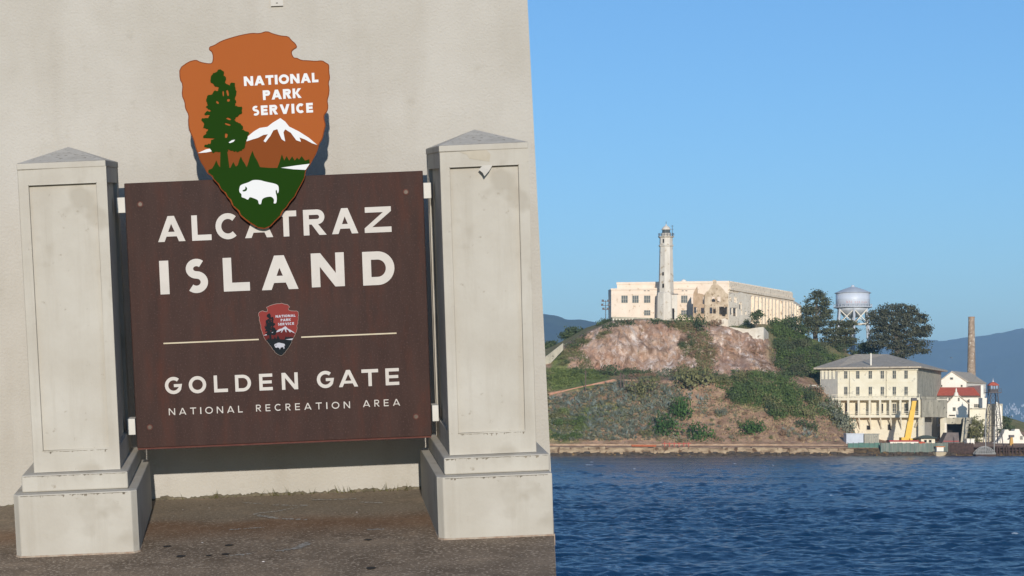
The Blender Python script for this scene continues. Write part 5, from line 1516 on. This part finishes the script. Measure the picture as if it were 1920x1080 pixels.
# timber pier on piles
pr = thing('timber_pier', tuple(W(1870,856,600)), 'dark timber pier on close piles along the dock front', 'pier')
x0,x1 = V2(1778,598).x, V2(1960,598).x
part('deck', MB().box(x0,x1,597.5,606,2.2,2.6), M_timber, pr)
k = 0; x_ = x0
rp = random.Random(9)
while x_ < x1:
    tall = ZZ(rp.uniform(832,842),597.3) if x_ > V2(1866,598).x else ZZ(rp.uniform(845,851),597.3)
    part('pile', MB().tube((x_,597.2+rp.uniform(-.2,.2),-2.5),(x_+rp.uniform(-.1,.1),597.3,tall),.24,.22,7), M_timber, pr)
    x_ += rp.uniform(.7,1.15)
for z0_ in (.5,1.4): part('waler', MB().box(x0,x1,597.6,597.9,z0_,z0_+.4), M_timber, pr)
ly = thing('yellow_loader', tuple(W(1896,838,606)), 'yellow loader standing before the curved gable building', 'loader')
a_ = W(1896,840,606)
part('mast', MB().hexa([(a_.x-.5,605.6,a_.z),(a_.x+.6,605.6,a_.z),(a_.x+.6,606.4,a_.z),(a_.x-.5,606.4,a_.z)],[(a_.x-.3,605.6,ZZ(820,606)),(a_.x+.3,605.6,ZZ(820,606)),(a_.x+.3,606.4,ZZ(820,606)),(a_.x-.3,606.4,ZZ(820,606))]), mat('loader_ochre', C(196,150,70), rough=.6), ly)
part('arm', MB().tube((a_.x-.2,606,ZZ(820,606)),(a_.x-1.0,606,ZZ(824,606)),.22,n=6), M_iron, ly)
part('head', MB().box(a_.x-.6,a_.x+.7,605.5,606.5,ZZ(820,606),ZZ(815.5,606)), M_iron, ly)

# ---------------- seawall along the shore
M_sea = mat('seawall_concrete', C(124,102,78), C(186,162,130), scale=.35, rough=.95, stretch=(1,1,2.5), speck=C(96,72,50), speck_scale=.7, speck_at=.55, bump=.5, bscale=1.2, bdist=.2)
sw = thing('sea_wall', tuple(W(1300,852,598)), 'long stained concrete sea wall at the foot of the island', 'wall')
rp = random.Random(4)
px = 1000.0
while px < 1592:
    w_ = rp.uniform(9,26); x0_, x1_ = V2(px,598).x, V2(px+w_-.12,598).x
    top = (838.5 if px < 1180 else 839.5 if px < 1420 else 841)+rp.uniform(-1.2,1.0)
    o_ = rp.uniform(0,.35)
    part('wall_block', MB().hexa([(x0_,597.6-o_,.5),(x1_,597.6-o_,.5),(x1_,600.5,.5),(x0_,600.5,.5)],[(x0_,597.9-o_,ZZ(top,598)),(x1_,597.9-o_,ZZ(top+rp.uniform(-.5,.5),598)),(x1_,600.5,ZZ(top,598)),(x0_,600.5,ZZ(top,598))]), M_sea, sw)
    px += w_
slab_wall('path_kerb', [(1000,604),(1200,604),(1400,604),(1596,604)], [832.5,832.5,832.5,834], [840,840,840,841], mat('kerb_tan', C(150,118,92), C(194,166,136), scale=.5, rough=.95, stretch=(1,1,3)), 'tan kerb of the shore path behind the sea wall', 'kerb', .7)
# boulders and weed at the waterline
mb = MB()
for k in range(760):
    px = rp.uniform(1005,1790); d_ = rp.uniform(595.4,597.6); c_ = V2(px,d_); s_ = rp.uniform(.3,.95)
    z_ = rp.uniform(-.1,.95)*(d_-594.9)/2.5
    vs_ = []
    for q_ in ((-1,-1,-.7),(1,-1,-.7),(1,1,-.7),(-1,1,-.7),(-.7,-.6,.6),(.8,-.7,.5),(.6,.7,.7),(-.7,.6,.6)):
        vs_.append((c_.x+q_[0]*s_*rp.uniform(.7,1.5), d_+q_[1]*s_*rp.uniform(.6,1.1), z_+q_[2]*s_*rp.uniform(.5,.9)))
    mb.add(vs_, [(0,3,2,1),(4,5,6,7),(0,1,5,4),(1,2,6,5),(2,3,7,6),(3,0,4,7)])
solo('shore_rocks', mb, mat('wet_rock', C(44,36,28), C(84,66,44), scale=.6, rough=.7, speck=C(122,94,52), speck_scale=.8, speck_at=.6), (0,0,0), 'dark weed covered rocks along the waterline', 'rocks', kind='stuff')
# red rails and orange pipe on the wall
rl = thing('red_railing', tuple(W(1262,838,601)), 'short run of red trestle rails behind the sea wall', 'railing')
M_redp = mat('red_rust_paint', C(170,70,54), C(186,92,72), scale=2, rough=.8)
for k in range(6):
    x_ = V2(1246+k*9,601).x
    part('post', MB().box(x_-.1,x_+.1,600.8,601,ZZ(838,601),ZZ(829,601)+rp.uniform(-.1,.2)), M_redp, rl)
    part('rail', MB().box(x_-.6,x_+.6,600.66,600.79,ZZ(832.5,601),ZZ(831,601)), M_redp, rl)
solo('rusty_pipe', MB().tube(W(1184,835.5,597.2),W(1230,836,597.2),.32,n=8), mat('rust_orange', C(176,92,54), C(190,110,70), scale=2, rough=.8), tuple(W(1207,836,597.2)), 'orange rusty pipe lying along the sea wall', 'pipe')

# ================================================================== PLANTS
def leaf_cloud(lobes, n, size, seed, clump=22, flat=.55, up=0.15):
    """many small leaf faces in clumps through the lobes; returns verts, quads"""
    g = np.random.default_rng(seed)
    vol = np.array([l[1][0]*l[1][1]*l[1][2] for l in lobes])**.67
    nc = max(4, n//clump)
    li = g.choice(len(lobes), nc, p=vol/vol.sum())
    d = g.normal(size=(nc,3)); d /= np.linalg.norm(d,axis=1)[:,None]
    r = g.uniform(.45,1.0,nc)**.5
    cen = np.array([lobes[i][0] for i in li]); rad = np.array([lobes[i][1] for i in li])
    cc = cen + d*rad*r[:,None]
    idx = np.repeat(np.arange(nc), clump)
    cs = size*g.uniform(1.1,2.2,nc)
    off = g.normal(size=(len(idx),3))*cs[idx][:,None]*np.array([1,1,flat])
    p = cc[idx] + off
    m = len(p)
    nn = d[idx]*.8 + g.normal(size=(m,3))*.75 + np.array([0,0,up]); nn /= np.linalg.norm(nn,axis=1)[:,None]
    t = np.cross(nn, g.normal(size=(m,3))); t /= np.linalg.norm(t,axis=1)[:,None]
    b = np.cross(nn, t)
    s = size*g.uniform(.45,1.05,m)[:,None]
    a = s*.62
    q = np.stack([p-t*s-b*a*.3, p+b*a*-.9, p+t*s-b*a*.2, p+b*a],1)
    return q.reshape(-1,3), np.arange(m*4).reshape(-1,4)

GREENS = {
 'dark':  leafmat('leaf_dark', C(60,72,48,.75), C(88,100,62,.75)),
 'green': leafmat('leaf_green', C(70,88,44,.75), C(98,114,62,.75)),
 'olive': leafmat('leaf_olive', C(98,98,62,.8), C(126,122,80,.8)),
 'grey':  leafmat('leaf_grey', C(104,108,90,.8), C(134,134,112,.8)),
 'cypress': leafmat('leaf_cypress', C(62,68,48,.75), C(100,100,70,.75)),
 'euc': leafmat('leaf_eucalyptus', C(58,64,50,.75), C(98,96,74,.75)),
 'lime':  leafmat('leaf_lime', C(92,106,52,.75), C(120,130,72,.75)),
 'emerald': leafmat('leaf_emerald', C(50,78,34,.75), C(78,104,50,.75)),
 'dry':   leafmat('leaf_dry', C(122,96,74,.8), C(150,122,94,.8)),
}
M_bark = mat('bark', C(86,76,64), C(120,108,92), scale=1, rough=.95)

def tree(name, lobes_px, d, base_px, base_py, key, n, size, seed, label, group=None, trunk_r=.6, lean=0, flat=.5):
    """lobes_px: (px, py, rx px, ry px, depth offset m)"""
    u = d/FPX
    base = W(base_px, base_py, d)
    t = thing(name, tuple(base), label, 'tree', group)
    lobes = []
    for px, py, rx, ry, dd in lobes_px:
        c = W(px, py, d+dd)
        lobes.append((np.array([c.x,c.y,c.z]), np.array([rx*u, (rx+ry)*.5*u, ry*u])*np.array([1.0,1.0,.92])))
    v, q = leaf_cloud(lobes, n, size, seed, flat=flat)
    v = v - np.array(base)
    o = bpy.data.objects.new('crown', big_mesh('crown', v, q, GREENS[key], False)); COL.objects.link(o); o.parent = t
    mb = MB()
    rnd = random.Random(seed)
    topc = max(lobes, key=lambda l: l[0][2])[0]
    top = Vector(topc)
    pts = [base+Vector((0,0,-2))] + [base.lerp(top, f)+Vector((rnd.uniform(-.5,.5),rnd.uniform(-.5,.5),0)) for f in (.25,.5,.75,.95)]
    mb.path(pts, [trunk_r*1.25,trunk_r,trunk_r*.7,trunk_r*.4,trunk_r*.12], 8)
    part('trunk', mb, M_bark, t)
    for l in lobes:
        e_ = Vector(l[0]); f = min(.85, max(.15, (e_.z-base.z)/(top.z-base.z+.01)*.7))
        s_ = base.lerp(top, f)
        part('limb', MB().path([s_, s_.lerp(e_,.5)+Vector((0,0,.5)), e_], [trunk_r*.38,trunk_r*.25,trunk_r*.08], 6), M_bark, t)
    return t
tree('cypress_tree', [(1532,552,12,8,0),(1522,566,14,8,1),(1544,566,12,9,-1),(1514,582,13,9,0),(1540,584,18,10,1),(1510,598,12,9,1),(1532,604,20,10,0),(1550,592,9,8,0),(1519,616,18,10,0)], 735, 1530, 648, 'cypress', 6500, .42, 21, 'tall open crowned cypress standing just beside the water tower', 'trees on the island summit', .75)
tree('cypress_tree', [(1572,608,22,7,0),(1595,606,14,6,2),(1560,622,24,10,-1),(1588,620,22,10,0),(1574,640,24,13,0),(1592,640,15,10,1),(1556,640,18,12,0),(1578,656,20,9,0)], 728, 1576, 672, 'cypress', 7500, .42, 22, 'dark flat topped cypress in front of the water tower legs', 'trees on the island summit', .7, flat=.35)
tree('eucalyptus_tree', [(1672,580,24,12,0),(1698,582,22,12,1),(1648,592,20,14,0),(1716,598,22,14,0),(1676,602,28,18,-2),(1634,602,12,10,0),(1728,622,16,12,1),(1700,622,28,16,0),(1656,622,24,16,0),(1738,616,9,6,0),(1640,642,14,10,0),(1672,644,28,14,0),(1708,646,22,12,1),(1732,642,9,7,0),(1724,658,18,6,0),(1690,664,22,9,0)], 722, 1684, 692, 'euc', 19000, .42, 23, 'huge spreading dark eucalyptus behind the barracks roof', 'trees on the island summit', 1.0)
tree('cypress_tree', [(1482,602,15,9,0),(1468,614,16,12,0),(1494,618,18,13,1),(1478,632,22,14,0),(1503,640,16,12,0),(1486,650,18,10,0)], 706, 1484, 662, 'dark', 5200, .42, 24, 'low dark round tree at the far end of the prison wall', 'trees on the island summit', .55)
tree('cypress_tree', [(1620,650,12,8,0),(1634,656,14,8,0),(1612,662,14,6,0)], 735, 1622, 680, 'dark', 2000, .4, 25, 'small dark tree peeping over the barracks roof', 'trees on the island summit', .4)
tree('round_tree', [(1076,622,16,8,0),(1092,624,10,8,0),(1064,630,14,8,0),(1080,632,18,8,0)], 702, 1076, 648, 'dark', 3000, .4, 26, 'round dark tree on the skyline at the head of the cliff stair', 'trees on the island summit', .4)
tree('round_tree', [(1030,646,14,8,0),(1044,650,10,7,0),(1022,654,14,8,0)], 704, 1030, 668, 'dark', 2200, .4, 27, 'dark bushy tree below the round skyline tree', 'trees on the island summit', .4)
tree('round_tree', [(1138,603,12,5,0),(1128,608,10,5,0),(1146,606,9,5,0)], 690, 1136, 616, 'dark', 1300, .35, 28, 'low dark bush tree at the foot of the floodlight mast', 'trees on the island summit', .25)
tree('young_tree', [(1420,585,6,4,0),(1414,592,6,5,0),(1425,591,6,4,0),(1416,600,8,6,0)], 686, 1417, 612, 'dark', 900, .35, 29, 'little dark tree against the pale prison side wall', 'trees on the island summit', .25)
tree('dock_tree', [(1832,788,12,8,0),(1826,800,14,12,0),(1838,808,12,14,0),(1828,820,14,10,0)], 650, 1832, 832, 'olive', 2600, .35, 30, 'bushy olive tree between the gateway and the guard tower', 'trees by the dock', .35)
tree('dock_tree', [(1884,790,8,10,0),(1890,804,10,10,0),(1880,812,10,10,0)], 668, 1884, 830, 'dark', 1400, .35, 31, 'dark bank tree behind the curved gable building', 'trees by the dock', .3)

# shrubs: six shared shapes, each plant its own object
SHR = []
for k in range(6):
    g = random.Random(100+k)
    lobes = [(np.array([g.uniform(-.5,.5), g.uniform(-.4,.4), g.uniform(.15,.5)]), np.array([g.uniform(.4,.65),g.uniform(.4,.6),g.uniform(.3,.5)])) for _ in range(5)]
    SHR.append(leaf_cloud(lobes, 560, .095, 200+k, clump=14, flat=.8))
SHM = {}
def shrub(px, py, w, h, key, label, group):
    k = random.randrange(6)
    if (k,key) not in SHM: SHM[(k,key)] = big_mesh('shrub', SHR[k][0], SHR[k][1], GREENS[key], False)
    c = ground_at(px, py)
    o = bpy.data.objects.new('shrub', SHM[(k,key)]); COL.objects.link(o)
    s = c.y/FPX
    o.location = c - Vector((0,0,.15))
    o.scale = (w*s*.5, (w+h)*s*.3, h*s*.95)
    o.rotation_euler = (0,0,random.uniform(-.5,.5))
    tag(o, label, 'shrub', group)
    return o
# those one can point to
for px,py,w,h,key,lb in ((1272,786,54,50,'emerald','bright green round shrub high on the bare slope above the red rails'),
    (1246,818,62,52,'emerald','bright green shrub low on the slope just left of the red rails'),
    (1312,824,60,40,'emerald','spreading green shrub low on the slope right of the red rails'),
    (1410,814,54,38,'emerald','rounded dark green shrub alone on the bare brown slope'),
    (1466,817,26,14,'dry','low rust brown shrub on the bare slope right of the round shrub'),
    (1580,806,52,46,'grey','grey green shrub leaning on the barracks foot'),
    (1600,790,40,46,'dark','dark shrub in front of the gallery columns'),
    (1300,728,80,56,'olive','large olive bush under the middle of the cliff'),
    (1280,706,40,30,'olive','olive bush top against the cliff foot'),
    (1140,704,48,26,'dark','dark bush at the cliff foot beside the pole'),
    (1180,702,40,20,'dark','dark bush at the cliff foot by the two poles'),
    (1353,780,26,24,'grey','lone grey tuft on the bare slope under the olive bush'),
    (1288,606,60,20,'lime','bright green bush on the cliff edge under the prison'),
    (1226,607,26,13,'dark','small dark bush at the cliff edge below the lighthouse'),
    (1310,624,26,46,'dark','dark ivy clump hanging from the cliff edge'),
    (1396,610,38,16,'dark','dark bush on top of the pale retaining wall'),
    (1340,612,34,18,'dry','brown dry bush under the ruined house'),
    (1530,745,40,30,'dry','reddish brown bush below the grey roadside wall'),
    (1212,820,30,22,'olive','olive shrub among the agaves near the sea wall'),
    (1205,745,60,44,'olive','tangled olive bush at the top of the agave slope')):
    shrub(px,py,w,h,key,lb,'shrubs on the island')
# those that only make up a thicket
def inside(p, poly):
    c = False
    for i in range(len(poly)):
        (x1_,y1_),(x2_,y2_) = poly[i-1], poly[i]
        if (y1_>p[1]) != (y2_>p[1]) and p[0] < (x2_-x1_)*(p[1]-y1_)/(y2_-y1_)+x1_: c = not c
    return c
def scatter(poly, n, fn):
    xs = [p[0] for p in poly]; ys = [p[1] for p in poly]; k = 0; tries = 0
    pts = []
    while k < n and tries < 20000:
        tries += 1
        p = (random.uniform(min(xs),max(xs)), random.uniform(min(ys),max(ys)))
        if inside(p, poly): pts.append(p); k += 1
    pts.sort(key=lambda p: p[1])
    for p in pts: fn(*p)
ZONES = [
 ([(1385,722),(1440,712),(1480,724),(1500,760),(1515,808),(1480,800),(1440,778),(1385,770),(1365,750)], 34, (30,50), (18,32), ['green','dark','green','olive'], 'green scrub shrub in the thicket right of the olive bush', 'thicket below the cliff end'),
 ([(1320,722),(1380,706),(1450,706),(1470,718),(1400,728)], 14, (30,46), (14,22), ['olive','green','olive'], 'low olive scrub along the foot of the cliff', 'scrub at the cliff foot'),
 ([(1500,735),(1540,738),(1575,780),(1596,815),(1560,790),(1525,775)], 18, (28,46), (18,30), ['grey','dark','olive','olive'], 'scrub shrub on the bank below the barracks', 'scrub on the barracks bank'),
 ([(1442,640),(1480,655),(1530,665),(1560,676),(1536,702),(1480,704),(1462,690)], 34, (26,44), (18,30), ['green','dark','green','cypress'], 'dense green shrub on the shoulder between cliff and barracks', 'thicket on the shoulder'),
 ([(1440,612),(1470,604),(1500,628),(1520,650),(1560,668),(1470,655),(1446,640)], 18, (24,38), (16,26), ['dark','cypress','green'], 'dark shrub under the trees at the prison end', 'shrubs under the summit trees'),
 ([(1040,700),(1100,696),(1126,700),(1130,708),(1060,722),(1036,724)], 12, (30,46), (9,13), ['lime','green','lime'], 'flat green mat of iceplant beside the terracotta wall', 'green mats by the terracotta wall'),
 ([(1050,655),(1098,630),(1150,606),(1160,610),(1080,665),(1062,690),(1048,690)], 12, (16,26), (9,14), ['olive','olive','dark'], 'low olive shrub along the stair path beside the cliff', 'scrub along the cliff path'),
 ([(1040,775),(1100,785),(1095,828),(1036,828)], 16, (22,36), (12,20), ['lime','green','olive'], 'pale green shrub at the near end of the agave slope', 'pale shrubs by the wall corner'),
 ([(1240,600),(1262,606),(1300,660),(1320,692),(1300,694),(1262,650)], 9, (14,26), (12,20), ['olive','dry','dark'], 'dry shrub clinging to the cliff face', 'plants on the cliff face'),
 ([(1560,655),(1620,668),(1680,676),(1740,690),(1740,704),(1600,690),(1545,690)], 14, (30,44), (16,24), ['dark','olive','green'], 'shrub behind the barracks roof', 'shrubs behind the barracks'),
 ([(1320,760),(1500,815),(1540,828),(1320,826)], 22, (9,18), (6,10), ['dry','olive','dry','grey'], 'tiny dry tuft on the bare brown slope', 'tufts on the bare slope'),
 ([(1180,700),(1290,702),(1290,716),(1180,716)], 9, (22,32), (10,16), ['grey','olive','dry'], 'small scrub along the cliff foot above the agaves', 'scrub above the agaves'),
]
for poly_, n_, ws_, hs_, keys, lb, gp in ZONES:
    scatter(poly_, n_, lambda x,y: shrub(x,y,random.uniform(*ws_),random.uniform(*hs_),random.choice(keys),lb,gp))

# agaves: blue grey rosettes
def rosette(seed, n=15):
    g = random.Random(seed); v = [(0,0,0)]; f = []
    for k in range(n):
        a_ = 2*math.pi*k/n+g.uniform(-.2,.2); el = g.uniform(.25,1.25); l = g.uniform(.7,1.0); w_ = .085
        dx, dy, dz = math.cos(a_)*math.cos(el), math.sin(a_)*math.cos(el), math.sin(el)
        i = len(v)
        v += [(dx*l*.4-dy*w_, dy*l*.4+dx*w_, dz*l*.45), (dx*l*.4+dy*w_, dy*l*.4-dx*w_, dz*l*.45), (dx*l, dy*l, dz*l)]
        f += [(0,i+1,i+2,i)]
    return v, f
M_aga = [mat('agave_leaf', C(122,134,126,.9), C(156,164,152,.9), scale=1.5, rough=.6), mat('agave_leaf_dull', C(98,106,92,.9), C(130,134,114,.9), scale=1.5, rough=.6)]
AGM = [mesh_data('agave', *rosette(300+k), M_aga[k%2]) for k in range(4)]
agz = [(1034,752),(1090,738),(1150,722),(1215,722),(1262,740),(1270,770),(1236,800),(1232,824),(1100,824),(1096,790),(1036,778)]
def put_agave(x, y):
    o = bpy.data.objects.new('agave', random.choice(AGM)); COL.objects.link(o)
    o.location = ground_at(x,y); s = random.uniform(1.5,2.5); o.scale = (s,s,s*1.1); o.rotation_euler = (random.uniform(-.5,-.1),0,random.uniform(0,6))
    tag(o, 'large blue grey agave rosette on the slope above the sea wall', 'agave', 'agaves on the slope')
scatter(agz, 150, put_agave)
scatter([(1450,812),(1500,808),(1548,826),(1500,828)], 12, put_agave)
scatter([(1290,730),(1330,750),(1300,768),(1285,760)], 6, put_agave)
mb = MB()
def small_agave(x, y):
    c = ground_at(x,y); v, f = rosette(random.randrange(400,420), 11); s = random.uniform(.8,1.6); a_ = random.uniform(0,6)
    mb.add([(c.x+(p[0]*math.cos(a_)-p[1]*math.sin(a_))*s, c.y-.1+(p[0]*math.sin(a_)+p[1]*math.cos(a_))*s, c.z+p[2]*s) for p in v], f)
scatter([(1030,748),(1090,734),(1150,716),(1230,716),(1290,745),(1280,800),(1235,828),(1034,828)], 1500, small_agave)
solo('agave_undergrowth', mb, M_aga[1], (0,0,0), 'dense mass of smaller agaves covering the slope', 'agaves', kind='stuff')
mb = MB()
def tuft(x, y):
    c = ground_at(x,y)
    for k in range(5):
        dx, dy, l = random.uniform(-.5,.5), random.uniform(-.4,.1), random.uniform(.3,.9)
        q_ = random.uniform(-.4,.4)
        mb.add([(c.x+q_-.07,c.y,c.z-.1),(c.x+q_+.07,c.y,c.z-.1),(c.x+q_+dx,c.y+dy,c.z+l)],[(0,1,2)])
scatter([(1030,748),(1150,714),(1470,724),(1590,815),(1580,832),(1032,830)], 900, tuft)
solo('dry_grass', mb, leafmat('dry_grass_blade', C(150,126,94), C(176,152,116)), (0,0,0), 'dry grass tufts over the lower slope', 'grass', kind='stuff')

# low scrub that knits the slope together: nobody could count it
def cover(name, poly, n, key, size, label, h=.5):
    g = np.random.default_rng(len(poly)*97+n)
    C0 = []
    def take(x, y):
        c = ground_at(x, y)
        if noise.noise(Vector((c.x*.16, c.y*.05, c.z*.16))) > -.12+random.uniform(-.2,.2): C0.append((c.x, c.y, c.z))
    scatter(poly, n, take)
    if not C0: return
    cc = np.array(C0); k = 12
    idx = np.repeat(np.arange(len(cc)), k); m = len(idx)
    p = cc[idx] + g.normal(size=(m,3))*np.array([.75,.5,h*.6]) + np.array([0,-.1,h*.5])
    nn = g.normal(size=(m,3)) + np.array([0,-.5,.5]); nn /= np.linalg.norm(nn,axis=1)[:,None]
    t = np.cross(nn, g.normal(size=(m,3))); t /= np.linalg.norm(t,axis=1)[:,None]; b = np.cross(nn,t)
    s = size*g.uniform(.5,1.1,m)[:,None]
    q = np.stack([p-t*s, p-b*s*.5, p+t*s, p+b*s*.6],1)
    o = bpy.data.objects.new(name, big_mesh(name, q.reshape(-1,3), np.arange(m*4).reshape(-1,4), GREENS[key], False)); COL.objects.link(o)
    tag(o, label, 'ground cover', kind='stuff')
LOW = [(1030,750),(1100,735),(1160,716),(1300,712),(1400,712),(1480,726),(1540,742),(1600,815),(1590,830),(1032,830)]
cover('scrub_cover', LOW, 750, 'olive', .34, 'low olive scrub spread over the whole lower slope')
cover('shore_end_cover', [(640,845),(760,815),(900,735),(1030,690),(1030,830),(700,850)], 1300, 'olive', .4, 'olive scrub over the low end of the island beyond the wall corner', .7)
cover('grey_scrub_cover', [(1030,755),(1160,720),(1330,720),(1330,828),(1032,828)], 1100, 'grey', .34, 'grey green scrub among the agaves')
cover('green_scrub_cover', [(1340,712),(1450,708),(1545,745),(1570,780),(1490,785),(1400,758),(1350,738)], 900, 'green', .36, 'green scrub over the slope below the barracks', .7)
cover('dry_scrub_cover', LOW, 800, 'dry', .3, 'dry brown brush over the lower slope', .4)
cover('shoulder_cover', [(1440,625),(1500,640),(1560,670),(1545,708),(1470,710),(1455,680)], 900, 'dark', .38, 'dark green brush on the shoulder beside the cliff', .8)
cover('cliff_growth', [(1244,604),(1300,606),(1330,640),(1345,690),(1300,704),(1275,660)], 800, 'olive', .3, 'olive and dry growth clinging to the middle of the cliff', .4)
cover('cliff_brush', [(1262,606),(1325,610),(1340,660),(1335,700),(1300,702),(1285,650)], 420, 'dry', .32, 'dry brown brush down the middle gully of the cliff', .4)
cover('cliff_foot_cover', [(1070,694),(1180,700),(1300,694),(1400,700),(1470,700),(1480,712),(1350,720),(1180,716),(1075,706)], 700, 'dark', .34, 'dark ragged brush along the foot of the cliff', .7)
cover('gully_growth', [(1060,665),(1085,650),(1110,690),(1075,694)], 160, 'olive', .3, 'olive brush in the gully at the near end of the cliff', .4)
cover('ledge_growth', [(1380,650),(1450,655),(1468,700),(1440,702),(1400,680)], 160, 'dry', .3, 'dry brush on the ledges at the far end of the cliff', .4)
cover('bank_cover', [(1030,692),(1120,694),(1135,704),(1060,728),(1034,734)], 500, 'lime', .3, 'bright green iceplant bank beside the stair', .3)
cover('summit_cover', [(1060,650),(1110,622),(1150,604),(1240,600),(1370,606),(1440,618),(1440,626),(1370,616),(1240,608),(1150,612),(1075,660)], 500, 'dark', .3, 'brush along the rim of the cliff', .4)

# a gull over the far hills
g0 = W(1785,671,560)
mb = MB().add([(g0.x-.7,560,g0.z+.28),(g0.x-.3,559.8,g0.z+.12),(g0.x,559.7,g0.z),(g0.x+.3,559.8,g0.z+.14),(g0.x+.75,560,g0.z+.3),(g0.x+.3,560.2,g0.z+.08),(g0.x,560.45,g0.z-.08),(g0.x-.3,560.2,g0.z+.06),(g0.x,559.9,g0.z-.14)],
    [(0,1,7),(1,2,8,7),(2,3,5,8),(3,4,5),(2,1,7,6),(2,6,5,3),(6,7,8),(6,8,5)])
solo('gull', mb, mat('gull_white', C(240,240,240,.9), rough=.8), tuple(g0), 'white gull in flight before the hazy hills beside the chimney', 'bird')

# ================================================================== AIR
hz = MB().box(-33000, 45000, -40, 18200, -6.5, 720)
haze = solo('haze', hz, bpy.data.materials.new('haze_air'), (0,0,0), 'thin blue haze over the bay', 'haze', kind='stuff')
hm = haze.data.materials[0]; hm.use_nodes = True
hn = hm.node_tree; hn.nodes.remove(hn.nodes['Principled BSDF'])
pv = hn.nodes.new('ShaderNodeVolumePrincipled')
pv.inputs['Color'].default_value = (0.5, 0.77, 1.0, 1)
pv.inputs['Density'].default_value = HAZE
pv.inputs['Anisotropy'].default_value = 0.0
hn.links.new(pv.outputs[0], hn.nodes['Material Output'].inputs['Volume'])
sc.cycles.volume_max_steps = 64
